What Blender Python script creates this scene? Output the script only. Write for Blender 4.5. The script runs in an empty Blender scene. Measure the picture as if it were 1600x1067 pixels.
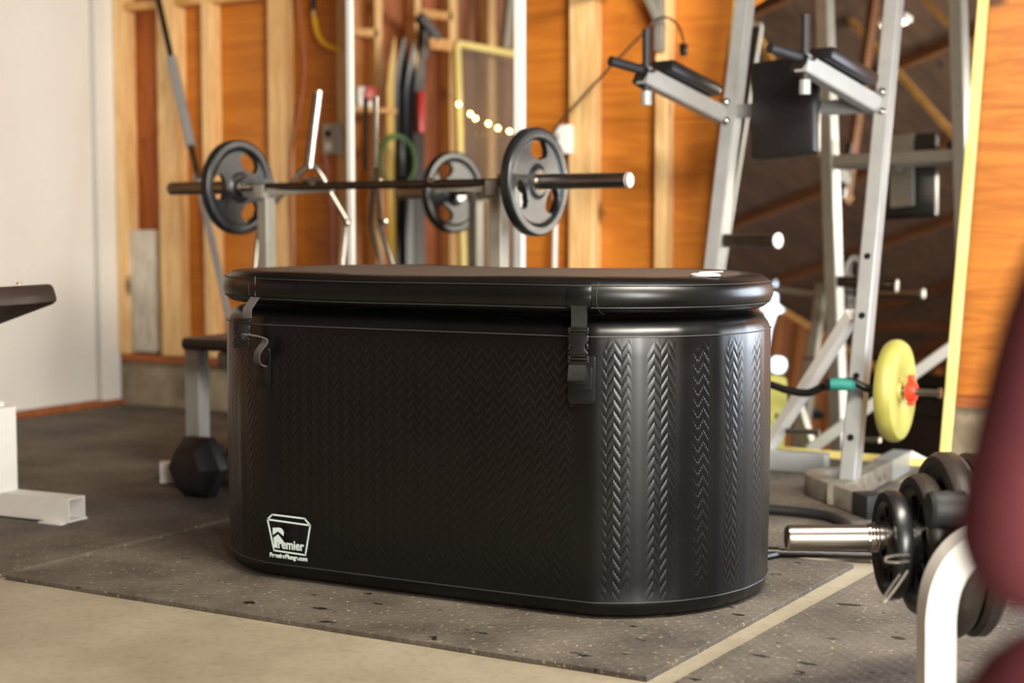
import bpy, bmesh, math, random
from math import sin, cos, pi, radians, atan, tan, sqrt, floor, hypot, atan2
from mathutils import Vector as V, Matrix
random.seed(7)
C = bpy.context.scene.collection
SC = bpy.context.scene

# ------------------------------------------------------------------ camera, world, lights, exposure
F, CX, CY, HZ, H, YAW = 2400., 800., 533.5, 350., .93, radians(28.5)
PIT = atan((CY-HZ)/F)
cd = bpy.data.cameras.new('camera'); cam = bpy.data.objects.new('camera', cd); C.objects.link(cam)
cam.location = (0, 0, H); cam.rotation_euler = (pi/2-PIT, 0, YAW)
cd.sensor_width = 36; cd.lens = F*36/1600; cd.clip_start = .05
cd.dof.use_dof = True; cd.dof.focus_distance = 3.62; cd.dof.aperture_fstop = 2.0
SC.camera = cam
SC.view_settings.view_transform = 'Standard'; SC.view_settings.look = 'None'
SC.view_settings.gamma = 1; SC.view_settings.use_curve_mapping = False
SC.view_settings.exposure = 0.0
w = bpy.data.worlds.new('world'); SC.world = w; w.use_nodes = True
w.node_tree.nodes['Background'].inputs[0].default_value = (.80, .88, 1, 1)
w.node_tree.nodes['Background'].inputs[1].default_value = .15

def area(name, loc, target, sx, sy, power, col):
    l = bpy.data.lights.new(name, 'AREA'); l.shape = 'RECTANGLE'; l.size = sx; l.size_y = sy
    l.energy = power; l.color = col
    o = bpy.data.objects.new(name, l); C.objects.link(o); o.location = loc
    o.rotation_euler = (V(target)-V(loc)).to_track_quat('-Z', 'Y').to_euler()
    return o
area('daylight_from_garage_door', (2.2, -.55, 1.35), (-2.2, 4.2, .8), 1.9, 1.5, 400, (1, .97, .92))
area('window_light', (.35, 5.30, 1.0), (-1.25, 3.5, .45), 1.5, 1.2, 92, (.78, .89, 1))
area('overhead_fill', (-.4, 2.6, 2.38), (-3.9, 5.4, .6), 1.3, .5, 170, (1, .92, .80))  # added warm fill from overhead, no fixture hangs here
area('roof_uplight_fill', (1.7, -1.2, 2.0), (-3.8, -.6, 2.6), 1.0, .5, 110, (1, .88, .72))  # added uplight that brightens the roof seen in the right mirror

# ------------------------------------------------------------------ pixel helpers (first reading of the plan; all at real distances)
def ray(px, py):
    u = (px-CX)/F; v = -(py-CY)/F
    z = cos(PIT)+v*sin(PIT); up = -sin(PIT)+v*cos(PIT)
    return V((u*cos(YAW)-z*sin(YAW), u*sin(YAW)+z*cos(YAW), up)), z
def P(px, py, z=None, Y=None, X=None, d=None):
    r, f = ray(px, py)
    t = (z-H)/r.z if z is not None else Y/r.y if Y is not None else X/r.x if X is not None else d/f
    return r*t+V((0, 0, H))
def cm(x, zf, h=0):  # camera-plan coordinates to room
    return V((x*cos(YAW)-zf*sin(YAW), x*sin(YAW)+zf*cos(YAW), h))
class Plane:
    def __init__(s, o, n): s.o = V(o); s.n = V(n).normalized()
def PM(px, py, pl, X=None, Y=None, z=None):  # real point seen at this pixel in a mirror
    r, f = ray(px, py); o = V((0, 0, H))
    t = (pl.o-o).dot(pl.n)/r.dot(pl.n); h = o+r*t
    q = r-2*r.dot(pl.n)*pl.n
    t = (X-h.x)/q.x if X is not None else (Y-h.y)/q.y if Y is not None else (z-h.z)/q.z
    return h+q*t

# ------------------------------------------------------------------ materials
def lin(c): return tuple(((x/255)/12.92 if x/255 <= .04045 else ((x/255+.055)/1.055)**2.4) for x in c)+(1,)
def mat(name, rgb, rough=.5, metal=0, noise=0, nscale=8, bump=0, bscale=60, rgb2=None, spec=.5, emit=0, stretch=None, coat=0):
    m = bpy.data.materials.new(name); m.use_nodes = True
    nt = m.node_tree; N = nt.nodes; L = nt.links; b = N['Principled BSDF']
    c = lin(rgb); b.inputs['Base Color'].default_value = c
    b.inputs['Roughness'].default_value = rough; b.inputs['Metallic'].default_value = metal
    b.inputs['Specular IOR Level'].default_value = spec
    if coat: b.inputs['Coat Weight'].default_value = coat; b.inputs['Coat Roughness'].default_value = .15
    tc = N.new('ShaderNodeTexCoord'); mp = N.new('ShaderNodeMapping')
    L.new(tc.outputs['Object'], mp.inputs[0])
    if stretch: mp.inputs['Scale'].default_value = stretch
    if rgb2 or noise:
        n = N.new('ShaderNodeTexNoise'); n.inputs['Scale'].default_value = nscale; n.inputs['Detail'].default_value = 8
        n.inputs['Roughness'].default_value = .62
        L.new(mp.outputs[0], n.inputs['Vector'])
        r = N.new('ShaderNodeValToRGB'); r.color_ramp.elements[0].position = .36; r.color_ramp.elements[1].position = .66
        r.color_ramp.elements[0].color = lin(rgb2) if rgb2 else tuple(x*(1-noise) for x in c[:3])+(1,)
        r.color_ramp.elements[1].color = c
        L.new(n.outputs[0], r.inputs[0]); L.new(r.outputs[0], b.inputs['Base Color'])
    if bump:
        n2 = N.new('ShaderNodeTexNoise'); n2.inputs['Scale'].default_value = bscale; n2.inputs['Detail'].default_value = 4
        L.new(mp.outputs[0], n2.inputs['Vector'])
        bp = N.new('ShaderNodeBump'); bp.inputs['Strength'].default_value = bump; bp.inputs['Distance'].default_value = .004
        L.new(n2.outputs[0], bp.inputs['Height']); L.new(bp.outputs[0], b.inputs['Normal'])
    if emit:
        b.inputs['Emission Color'].default_value = c; b.inputs['Emission Strength'].default_value = emit
    return m
def wood(name, light, dark, axis='z', scale=1., rough=.55, knots=True, contrast=1., swirl=1.2):
    m = bpy.data.materials.new(name); m.use_nodes = True
    nt = m.node_tree; N = nt.nodes; L = nt.links; b = N['Principled BSDF']
    b.inputs['Roughness'].default_value = rough
    tc = N.new('ShaderNodeTexCoord'); mp = N.new('ShaderNodeMapping')
    oi = N.new('ShaderNodeObjectInfo'); ad = N.new('ShaderNodeVectorMath'); ad.operation = 'ADD'
    cx = N.new('ShaderNodeCombineXYZ'); mu = N.new('ShaderNodeMath'); mu.operation = 'MULTIPLY'; mu.inputs[1].default_value = 37
    L.new(oi.outputs['Random'], mu.inputs[0]); [L.new(mu.outputs[0], cx.inputs[k]) for k in range(3)]
    L.new(tc.outputs['Object'], ad.inputs[0]); L.new(cx.outputs[0], ad.inputs[1]); L.new(ad.outputs[0], mp.inputs[0])
    s = {'z': (9, 9, .9), 'x': (.9, 9, 9), 'y': (9, .9, 9)}[axis]
    mp.inputs['Scale'].default_value = tuple(q*scale for q in s)
    nz = N.new('ShaderNodeTexNoise'); nz.inputs['Scale'].default_value = 1.1; nz.inputs['Detail'].default_value = 3
    nz.inputs['Distortion'].default_value = swirl
    L.new(mp.outputs[0], nz.inputs['Vector'])
    ml = N.new('ShaderNodeMath'); ml.operation = 'MULTIPLY'; ml.inputs[1].default_value = 9
    L.new(nz.outputs[0], ml.inputs[0])
    fr = N.new('ShaderNodeMath'); fr.operation = 'PINGPONG'; fr.inputs[1].default_value = 1
    L.new(ml.outputs[0], fr.inputs[0])
    fine = N.new('ShaderNodeTexNoise'); fine.inputs['Scale'].default_value = 7; fine.inputs['Detail'].default_value = 6
    L.new(mp.outputs[0], fine.inputs['Vector'])
    mx = N.new('ShaderNodeMix'); mx.data_type = 'FLOAT'; mx.inputs[0].default_value = .55
    L.new(fr.outputs[0], mx.inputs[2]); L.new(fine.outputs[0], mx.inputs[3])
    r = N.new('ShaderNodeValToRGB'); e = r.color_ramp.elements
    e[0].position = .5-.3/contrast; e[0].color = lin(dark); e[1].position = .5+.2/contrast; e[1].color = lin(light)
    L.new(mx.outputs[0], r.inputs[0]); out = r.outputs[0]
    if knots:
        vo = N.new('ShaderNodeTexVoronoi'); vo.inputs['Scale'].default_value = .55
        mp2 = N.new('ShaderNodeMapping'); L.new(ad.outputs[0], mp2.inputs[0])
        s2 = {'z': (7, 7, 3.4), 'x': (3.4, 7, 7), 'y': (7, 3.4, 7)}[axis]
        mp2.inputs['Scale'].default_value = s2
        L.new(mp2.outputs[0], vo.inputs['Vector'])
        kr = N.new('ShaderNodeValToRGB'); kr.color_ramp.elements[0].position = .05; kr.color_ramp.elements[1].position = .13
        kr.color_ramp.elements[0].color = (1, 1, 1, 1); kr.color_ramp.elements[1].color = (0, 0, 0, 1)
        L.new(vo.outputs['Distance'], kr.inputs[0])
        mk = N.new('ShaderNodeMix'); mk.data_type = 'RGBA'
        L.new(kr.outputs[0], mk.inputs[0]); L.new(out, mk.inputs[6]); mk.inputs[7].default_value = lin(tuple(q*.55 for q in dark))
        out = mk.outputs[2]
    L.new(out, b.inputs['Base Color'])
    bp = N.new('ShaderNodeBump'); bp.inputs['Strength'].default_value = .15; bp.inputs['Distance'].default_value = .002
    L.new(fine.outputs[0], bp.inputs['Height']); L.new(bp.outputs[0], b.inputs['Normal'])
    return m

M = {}
M['stud'] = wood('stud_pine', (238, 200, 140), (218, 168, 104), 'z', 1, .6)
M['block'] = wood('block_pine', (222, 172, 104), (190, 132, 70), 'x', 1, .6)
M['ply'] = wood('plywood_fir', (204, 128, 42), (168, 92, 24), 'x', .55, .45, True, .6, 2.2)
M['ply2'] = wood('plywood_fir_light', (196, 122, 44), (158, 86, 24), 'x', .5, .42, True, .75, 3.0)
M['ply_dark'] = wood('plywood_dark', (168, 90, 30), (128, 62, 18), 'z', .8, .6)
M['brown_board'] = wood('brown_board', (146, 90, 54), (112, 64, 38), 'z', .8, .6)
M['brown_stud'] = wood('brown_stud', (176, 122, 70), (146, 94, 50), 'z', 1, .6)
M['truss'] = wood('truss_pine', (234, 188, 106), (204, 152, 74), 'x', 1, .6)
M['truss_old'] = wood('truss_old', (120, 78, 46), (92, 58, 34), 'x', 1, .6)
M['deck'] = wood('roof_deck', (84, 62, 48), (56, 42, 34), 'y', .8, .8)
M['sill'] = wood('sill_plate', (172, 96, 40), (128, 64, 26), 'x', 1, .6)
M['conc_wall'] = mat('foundation_concrete', (186, 172, 146), .85, rgb2=(132, 118, 96), nscale=5, bump=.4, bscale=30)
M['white_paint'] = mat('white_door_paint', (232, 229, 220), .55, noise=.04, nscale=2)
M['white_metal'] = mat('white_enamel', (204, 202, 196), .4, noise=.05, nscale=14)
M['grey_metal'] = mat('silver_grey_enamel', (150, 151, 149), .38, .2, noise=.12, nscale=14)
M['grey_dusty'] = mat('dusty_grey_enamel', (124, 118, 106), .7, 0, rgb2=(98, 90, 76), nscale=22, bump=.2)
M['rack_grey'] = mat('rack_grey_enamel', (140, 136, 124), .45, .2, noise=.15, nscale=10)
M['chrome'] = mat('chrome', (205, 200, 192), .13, 1)
M['sleeve_chrome'] = mat('sleeve_chrome', (150, 144, 136), .27, 1)
M['steel'] = mat('brushed_steel', (150, 144, 134), .28, 1, noise=.15, nscale=12)
M['dark_steel'] = mat('dark_bar_steel', (88, 78, 66), .35, .9, noise=.3, nscale=16)
M['black_rubber'] = mat('black_rubber_plate', (24, 25, 27), .34, 0, noise=.25, nscale=20, bump=.12, spec=.6)
M['old_rubber'] = mat('worn_black_plate', (33, 29, 26), .42, .1, rgb2=(46, 39, 31), nscale=9, bump=.3, spec=.6)
M['iron'] = mat('black_iron', (30, 27, 25), .35, .4, noise=.3, nscale=14, bump=.2)
M['vinyl'] = mat('black_vinyl_pad', (22, 20, 21), .4, 0, noise=.2, bump=.15, bscale=90)
M['vinyl_brown'] = mat('dark_brown_vinyl', (44, 33, 27), .45, bump=.2, bscale=70)
M['foam'] = mat('black_foam_grip', (20, 20, 21), .6, bump=.2)
M['dumb'] = mat('hex_rubber', (38, 34, 33), .55, bump=.2, bscale=120, noise=.2)
M['yellow'] = mat('yellow_vinyl_plate', (172, 166, 84), .45, rgb2=(150, 144, 66), nscale=6)
M['red'] = mat('red_plastic', (222, 60, 36), .4)
M['teal'] = mat('teal_grip', (36, 128, 118), .6)
M['mirror'] = mat('mirror_silver', (226, 224, 216), .012, 1)
M['silver_edge'] = mat('mirror_edge_white', (225, 230, 228), .3)
M['gold_edge'] = wood('pale_yellow_frame', (240, 224, 140), (226, 204, 112), 'z', 1, .5, False)
M['mirror_back'] = mat('mirror_back', (60, 58, 54), .7)
M['box_grey'] = mat('outlet_box_grey', (176, 168, 150), .5, .2)
M['black'] = mat('black_plastic', (22, 21, 21), .24, spec=.45)
M['white_pl'] = mat('white_plastic', (235, 232, 226), .4)
M['wire'] = mat('wire_steel', (190, 186, 176), .3, .8)
M['valve'] = mat('valve_plastic', (170, 170, 166), .5)
M['yellow_hose'] = mat('yellow_air_hose', (236, 176, 20), .45)
M['brass'] = mat('brass', (190, 160, 100), .3, 1)
M['pink_cord'] = mat('dull_pink_cord', (186, 112, 88), .6)
M['brown_cord'] = mat('brown_cord', (74, 50, 34), .6)
M['insul'] = mat('grey_white_board', (220, 212, 196), .8, rgb2=(178, 168, 152), nscale=7, stretch=(6, 6, 1))
M['maroon'] = mat('maroon_fabric', (92, 28, 36), .85, rgb2=(66, 18, 26), nscale=5, bump=.4, bscale=30)
M['skin'] = mat('skin', (206, 156, 128), .55)
M['hair'] = mat('hair', (48, 34, 26), .7)
M['shoe'] = mat('shoe_black', (30, 30, 32), .6)
M['webbing'] = mat('grey_webbing', (40, 39, 38), .95, spec=.12, bump=.5, bscale=260, stretch=(1, 1, 4))
M['webbing_grey'] = mat('grey_webbing_light', (76, 76, 74), .7, bump=.4, bscale=260)
M['print'] = mat('logo_print', (206, 222, 220), .5)
M['seam'] = mat('seam_bead', (48, 46, 44), .5)
M['patch'] = mat('glossy_patch', (12, 12, 12), .24, spec=.35)
M['green'] = mat('green_coil', (70, 130, 52), .5)
M['ski_black'] = mat('ski_black', (34, 32, 36), .35)
M['ski_blue'] = mat('ski_slate', (78, 84, 96), .35)
M['ski_red'] = mat('ski_red', (190, 52, 56), .4)
M['ski_yellow'] = mat('ski_yellow', (200, 160, 40), .4)
M['bulb'] = mat('warm_bulb', (255, 214, 130), .4, emit=42)
M['star'] = mat('star_lamp', (205, 228, 255), .4, emit=7)
M['tube_light'] = mat('tube_light', (255, 246, 226), .4, emit=5)
M['hang'] = mat('hanging_board', (190, 180, 160), .6)

# floor concrete
def floor_mat():
    m = mat('floor_concrete', (160, 151, 130), .62, rgb2=(133, 123, 103), nscale=1.7, bump=.25, bscale=40)
    nt = m.node_tree; N = nt.nodes; L = nt.links; b = N['Principled BSDF']
    old = b.inputs['Base Color'].links[0].from_socket
    n = N.new('ShaderNodeTexNoise'); n.inputs['Scale'].default_value = 42; n.inputs['Detail'].default_value = 5
    tc = N.new('ShaderNodeTexCoord'); L.new(tc.outputs['Object'], n.inputs['Vector'])
    r = N.new('ShaderNodeValToRGB'); r.color_ramp.elements[0].position = .33; r.color_ramp.elements[1].position = .5
    r.color_ramp.elements[0].color = (.88, .87, .85, 1); r.color_ramp.elements[1].color = (1, 1, 1, 1)
    mx = N.new('ShaderNodeMix'); mx.data_type = 'RGBA'; mx.blend_type = 'MULTIPLY'; mx.inputs[0].default_value = 1
    L.new(n.outputs[0], r.inputs[0]); L.new(old, mx.inputs[6]); L.new(r.outputs[0], mx.inputs[7]); L.new(mx.outputs[2], b.inputs['Base Color'])
    return m
M['concrete'] = floor_mat()
def rubber_mat(i, spots):
    m = mat('rubber_mat_%d' % i, (100, 92, 80), .74, rgb2=(66, 60, 52), nscale=3.5, bump=.35, bscale=120)
    nt = m.node_tree; N = nt.nodes; L = nt.links; b = N['Principled BSDF']
    old = b.inputs['Base Color'].links[0].from_socket
    tc = N.new('ShaderNodeTexCoord'); L_ = L.new
    # pale grit
    g = N.new('ShaderNodeTexNoise'); g.inputs['Scale'].default_value = 75; g.inputs['Detail'].default_value = 3; L_(tc.outputs['Object'], g.inputs['Vector'])
    gr = N.new('ShaderNodeValToRGB'); gr.color_ramp.elements[0].position = .62; gr.color_ramp.elements[1].position = .72
    gr.color_ramp.elements[0].color = (0, 0, 0, 1); gr.color_ramp.elements[1].color = (.55, .55, .55, 1)
    L_(g.outputs[0], gr.inputs[0])
    m1 = N.new('ShaderNodeMix'); m1.data_type = 'RGBA'; L_(gr.outputs[0], m1.inputs[0]); L_(old, m1.inputs[6]); m1.inputs[7].default_value = lin((190, 170, 130))
    out = m1.outputs[2]
    # wet spots, stretched noise threshold
    if spots:
        mp = N.new('ShaderNodeMapping'); mp.inputs['Scale'].default_value = (1, 1.7, 1); L_(tc.outputs['Object'], mp.inputs[0])
        s = N.new('ShaderNodeTexNoise'); s.inputs['Scale'].default_value = 11; s.inputs['Detail'].default_value = 4; s.inputs['Roughness'].default_value = .5
        L_(mp.outputs[0], s.inputs['Vector'])
        sr = N.new('ShaderNodeValToRGB'); sr.color_ramp.elements[0].position = spots; sr.color_ramp.elements[1].position = spots+.02
        sr.color_ramp.elements[0].color = (0, 0, 0, 1); sr.color_ramp.elements[1].color = (1, 1, 1, 1)
        L_(s.outputs[0], sr.inputs[0])
        m2 = N.new('ShaderNodeMix'); m2.data_type = 'RGBA'; L_(sr.outputs[0], m2.inputs[0]); L_(out, m2.inputs[6]); m2.inputs[7].default_value = lin((34, 30, 26))
        out = m2.outputs[2]
        ro = N.new('ShaderNodeMix'); ro.data_type = 'FLOAT'; L_(sr.outputs[0], ro.inputs[0]); ro.inputs[2].default_value = .74; ro.inputs[3].default_value = .25
        L_(ro.outputs[0], b.inputs['Roughness'])
    L_(out, b.inputs['Base Color'])
    # woven diamond relief
    sep = N.new('ShaderNodeSeparateXYZ'); L_(tc.outputs['Object'], sep.inputs[0])
    def mth(op, a, b_=None, v=None):
        q = N.new('ShaderNodeMath'); q.operation = op
        L_(a, q.inputs[0])
        if b_ is not None: L_(b_, q.inputs[1])
        if v is not None: q.inputs[1].default_value = v
        return q.outputs[0]
    sx = mth('SINE', mth('MULTIPLY', mth('ADD', sep.outputs[0], sep.outputs[1]), v=165.))
    sy = mth('SINE', mth('MULTIPLY', mth('SUBTRACT', sep.outputs[0], sep.outputs[1]), v=165.))
    hh = mth('MAXIMUM', sx, sy)
    bp = N.new('ShaderNodeBump'); bp.inputs['Strength'].default_value = .18; bp.inputs['Distance'].default_value = .003
    L_(hh, bp.inputs['Height']); prev = b.inputs['Normal'].links[0].from_node
    L_(prev.outputs[0], bp.inputs['Normal']); L_(bp.outputs[0], b.inputs['Normal'])
    return m
M['mat_a'] = rubber_mat(1, .665); M['mat_b'] = rubber_mat(2, .655); M['mat_c'] = rubber_mat(3, 0)

def tub_mat(name, embossed):
    m = mat(name, (7, 7, 7), .40, spec=.42)
    nt = m.node_tree; N = nt.nodes; L = nt.links; b = N['Principled BSDF']
    uv = N.new('ShaderNodeUVMap'); sep = N.new('ShaderNodeSeparateXYZ'); L.new(uv.outputs[0], sep.inputs[0])
    def mth(op, a, v=None, c=None):
        q = N.new('ShaderNodeMath'); q.operation = op
        for k, x in enumerate((a, v, c)):
            if x is None: continue
            if isinstance(x, (int, float)): q.inputs[k].default_value = x
            else: L.new(x, q.inputs[k])
        return q.outputs[0]
    n = N.new('ShaderNodeTexNoise'); n.inputs['Scale'].default_value = 9; n.inputs['Detail'].default_value = 6
    tc = N.new('ShaderNodeTexCoord'); L.new(tc.outputs['Object'], n.inputs['Vector'])
    r = N.new('ShaderNodeMapRange'); r.inputs['To Min'].default_value = .24; r.inputs['To Max'].default_value = .40
    L.new(n.outputs[0], r.inputs[0]); L.new(r.outputs[0], b.inputs['Roughness'])
    if embossed:
        u, v = sep.outputs[0], sep.outputs[1]
        tri = mth('PINGPONG', mth('DIVIDE', u, .0158), 1.0)          # zigzag across
        ph = mth('ADD', mth('DIVIDE', v, .0265), mth('MULTIPLY', tri, .9))
        rid = mth('PINGPONG', ph, .5)                                # 0..0.5
        rid = mth('MULTIPLY', mth('SMOOTH_MIN', rid, .34, .12), 2.0)
        # little dimples along the stitches
        du = mth('PINGPONG', mth('DIVIDE', u, .0044), .5); dv = mth('PINGPONG', ph, .5)
        dot = mth('SUBTRACT', 1, mth('MINIMUM', mth('MULTIPLY', mth('ADD', mth('SUBTRACT', .5, du), mth('MULTIPLY', dv, 3.0)), 2.2), 1))
        hgt = mth('SUBTRACT', rid, mth('MULTIPLY', dot, .3))
        mask = N.new('ShaderNodeAttribute'); mask.attribute_name = 'emboss'
        hgt = mth('MULTIPLY', hgt, mask.outputs['Fac'])
        bp = N.new('ShaderNodeBump'); bp.inputs['Strength'].default_value = .8; bp.inputs['Distance'].default_value = .0014
        L.new(hgt, bp.inputs['Height']); L.new(bp.outputs[0], b.inputs['Normal'])
    else:
        bp = N.new('ShaderNodeBump'); bp.inputs['Strength'].default_value = .15; bp.inputs['Distance'].default_value = .004
        n3 = N.new('ShaderNodeTexNoise'); n3.inputs['Scale'].default_value = 14; L.new(tc.outputs['Object'], n3.inputs['Vector'])
        L.new(n3.outputs[0], bp.inputs['Height']); L.new(bp.outputs[0], b.inputs['Normal'])
    return m
M['tub'] = tub_mat('embossed_black_vinyl', True)
M['lid'] = tub_mat('smooth_black_vinyl', False)
M['lid_top'] = mat('lid_top_wood_reflection', (68, 56, 46), .6, bump=.4, bscale=200)  # brown reflection of the wood wall put into the base colour

# ------------------------------------------------------------------ mesh helpers
def frame(d, up=None):
    d = V(d).normalized(); up = V(up) if up is not None else (V((0, 0, 1)) if abs(d.z) < .95 else V((1, 0, 0)))
    s = d.cross(up).normalized(); u = s.cross(d).normalized()
    return d, s, u
class MB:
    def __init__(s): s.v = []; s.f = []
    def add(s, vs, fs):
        k = len(s.v); s.v += [V(q) for q in vs]; s.f += [tuple(i+k for i in f) for f in fs]; return s
    def box(s, c, d, rz=0, rx=0, ry=0):
        m = Matrix.Rotation(rz, 3, 'Z') @ Matrix.Rotation(ry, 3, 'Y') @ Matrix.Rotation(rx, 3, 'X')
        vs = [V(c)+m @ V((x*d[0]/2, y*d[1]/2, z*d[2]/2)) for x in (-1, 1) for y in (-1, 1) for z in (-1, 1)]
        return s.add(vs, [(0, 1, 3, 2), (4, 6, 7, 5), (0, 4, 5, 1), (2, 3, 7, 6), (0, 2, 6, 4), (1, 5, 7, 3)])
    def beam(s, p, q, w, h, up=None, bev=0):
        d, a, u = frame(V(q)-V(p), up); x, y = w/2, h/2
        if bev: pr = [(-x+bev, -y), (x-bev, -y), (x, -y+bev), (x, y-bev), (x-bev, y), (-x+bev, y), (-x, y-bev), (-x, -y+bev)]
        else: pr = [(-x, -y), (x, -y), (x, y), (-x, y)]
        n = len(pr)
        vs = [V(e)+a*i+u*j for e in (p, q) for i, j in pr]
        return s.add(vs, [(i, (i+1) % n, n+(i+1) % n, n+i) for i in range(n)]+[tuple(range(n))[::-1], tuple(range(n, 2*n))])
    def ring(s, p, q, w, h, t, up=None):  # open rectangular tube
        d, a, u = frame(V(q)-V(p), up); vs = []
        for e in (p, q):
            for k in (0, t):
                for i, j in ((-1, -1), (1, -1), (1, 1), (-1, 1)): vs.append(V(e)+a*i*(w/2-k)+u*j*(h/2-k))
        fs = []
        for i in range(4):
            j = (i+1) % 4
            fs += [(i, j, 8+j, 8+i), (4+j, 4+i, 12+i, 12+j), (i, 4+i, 4+j, j), (8+i, 8+j, 12+j, 12+i)]
        return s.add(vs, fs)
    def tube(s, path, r, n=12, caps=True, up=None):
        path = [V(q) for q in path]; rs = r if isinstance(r, (list, tuple)) else [r]*len(path); vs = []; fs = []
        pa = None
        for i, q in enumerate(path):
            d = (path[min(i+1, len(path)-1)]-path[max(i-1, 0)]).normalized()
            if pa is None: _, a, u = frame(d, up)
            else:
                a = (pa-d*pa.dot(d)).normalized(); u = a.cross(d).normalized()
            pa = a
            vs += [q+(a*cos(2*pi*k/n)+u*sin(2*pi*k/n))*rs[i] for k in range(n)]
        for i in range(len(path)-1):
            for k in range(n):
                j = (k+1) % n; fs.append((i*n+k, i*n+j, (i+1)*n+j, (i+1)*n+k))
        if caps: fs += [tuple(range(n))[::-1], tuple(range((len(path)-1)*n, len(path)*n))]
        return s.add(vs, fs)
    def cyl(s, p, q, r, n=20, r2=None): return s.tube([p, q], [r, r if r2 is None else r2], n)
    def lathe(s, prof, o, ax, n=40, closed=False):  # prof: (radius, along)
        d, a, u = frame(ax); vs = []; fs = []; m = len(prof)
        for k in range(n):
            e = a*cos(2*pi*k/n)+u*sin(2*pi*k/n)
            vs += [V(o)+e*r+d*z for r, z in prof]
        for k in range(n):
            j = (k+1) % n
            for i in range(m if closed else m-1):
                i2 = (i+1) % m; fs.append((k*m+i, k*m+i2, j*m+i2, j*m+i))
        return s.add(vs, fs)
    def prism(s, poly, o, ax, ay, az):  # extrude a 2D outline
        vs = [V(o)+V(ax)*x+V(ay)*y for x, y in poly]; n = len(vs); vs += [q+V(az) for q in vs]
        return s.add(vs, [tuple(range(n))[::-1], tuple(range(n, 2*n))]+[(i, (i+1) % n, n+(i+1) % n, n+i) for i in range(n)])
    def ribbon(s, path, wdir, w, t):  # strap of thickness t
        path = [V(q) for q in path]; vs = []; fs = []; W = V(wdir).normalized()
        for i, q in enumerate(path):
            d = (path[min(i+1, len(path)-1)]-path[max(i-1, 0)]).normalized(); nn = d.cross(W).normalized()
            vs += [q+W*w/2+nn*t/2, q-W*w/2+nn*t/2, q-W*w/2-nn*t/2, q+W*w/2-nn*t/2]
        for i in range(len(path)-1):
            for k in range(4): j = (k+1) % 4; fs.append((i*4+k, i*4+j, i*4+4+j, i*4+4+k))
        L = 4*(len(path)-1)
        return s.add(vs, fs+[(3, 2, 1, 0), (L, L+1, L+2, L+3)])
    def build(s, name, m, parent=None, smooth=35, bevel=0, label=None, seg=2, sub=0):
        root = parent
        while root is not None and root.parent: root = root.parent
        off = root.matrix_basis.translation if root is not None else V()
        me = bpy.data.meshes.new(name); me.from_pydata([q-off for q in s.v], [], s.f)
        bm = bmesh.new(); bm.from_mesh(me); bmesh.ops.recalc_face_normals(bm, faces=bm.faces)
        if bevel:
            es = [e for e in bm.edges if len(e.link_faces) == 2 and e.calc_face_angle(0) > .6]
            bmesh.ops.bevel(bm, geom=es, offset=bevel, segments=seg, affect='EDGES', profile=.5, clamp_overlap=True)
        bm.to_mesh(me); bm.free()
        if smooth:
            me.polygons.foreach_set('use_smooth', [True]*len(me.polygons)); me.set_sharp_from_angle(angle=radians(smooth))
        me.materials.append(M[m] if isinstance(m, str) else m)
        o = bpy.data.objects.new(name, me); C.objects.link(o)
        if parent is not None: o.parent = parent
        if label: o['label'] = label
        if sub:
            md = o.modifiers.new('s', 'SUBSURF'); md.levels = md.render_levels = sub
        return o
def thing(name, label, cat, loc, group=None):
    o = bpy.data.objects.new(name, None); C.objects.link(o); o.location = loc; o.empty_display_size = .1
    o['label'] = label; o['category'] = cat
    if group: o['group'] = group
    return o
def tag(o, label, cat, group=None):
    o['label'] = label; o['category'] = cat
    if group: o['group'] = group
    return o
def struct(o): o['kind'] = 'structure'; return o
def bez(p0, p1, p2, p3, n=12):
    p0, p1, p2, p3 = map(V, (p0, p1, p2, p3)); r = []
    for i in range(n+1):
        t = i/n; r.append(p0*(1-t)**3+p1*3*t*(1-t)**2+p2*3*t*t*(1-t)+p3*t**3)
    return r
def spline(pts, n=6):
    pts = [V(p) for p in pts]; q = [pts[0]*2-pts[1]]+pts+[pts[-1]*2-pts[-2]]; r = []
    for i in range(1, len(q)-2):
        a, b, c, d = q[i-1:i+3]
        for k in range(n):
            t = k/n
            r.append(.5*((2*b)+(c-a)*t+(2*a-5*b+4*c-d)*t*t+(3*b-a-3*c+d)*t**3))
    r.append(pts[-1]); return r
def arc_path(pts, r=.03, n=5):  # polyline with rounded corners
    pts = [V(p) for p in pts]; out = [pts[0]]
    for a, b, c in zip(pts, pts[1:], pts[2:]):
        u = (a-b).normalized(); w_ = (c-b).normalized(); s = min(r, (a-b).length*.45, (c-b).length*.45)
        p, q = b+u*s, b+w_*s
        for k in range(n+1):
            t = k/n; out.append(p*(1-t)**2+b*2*t*(1-t)+q*t*t)
    out.append(pts[-1]); return out

# ------------------------------------------------------------------ the room
XL, YB, XR, YR = -5.57, 6.03, 2.9, -2.6
fl = struct(MB().box((-1.3, 1.7, -.05), (8.8, 9.2, .1)).build('floor', 'concrete', smooth=0))
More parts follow.
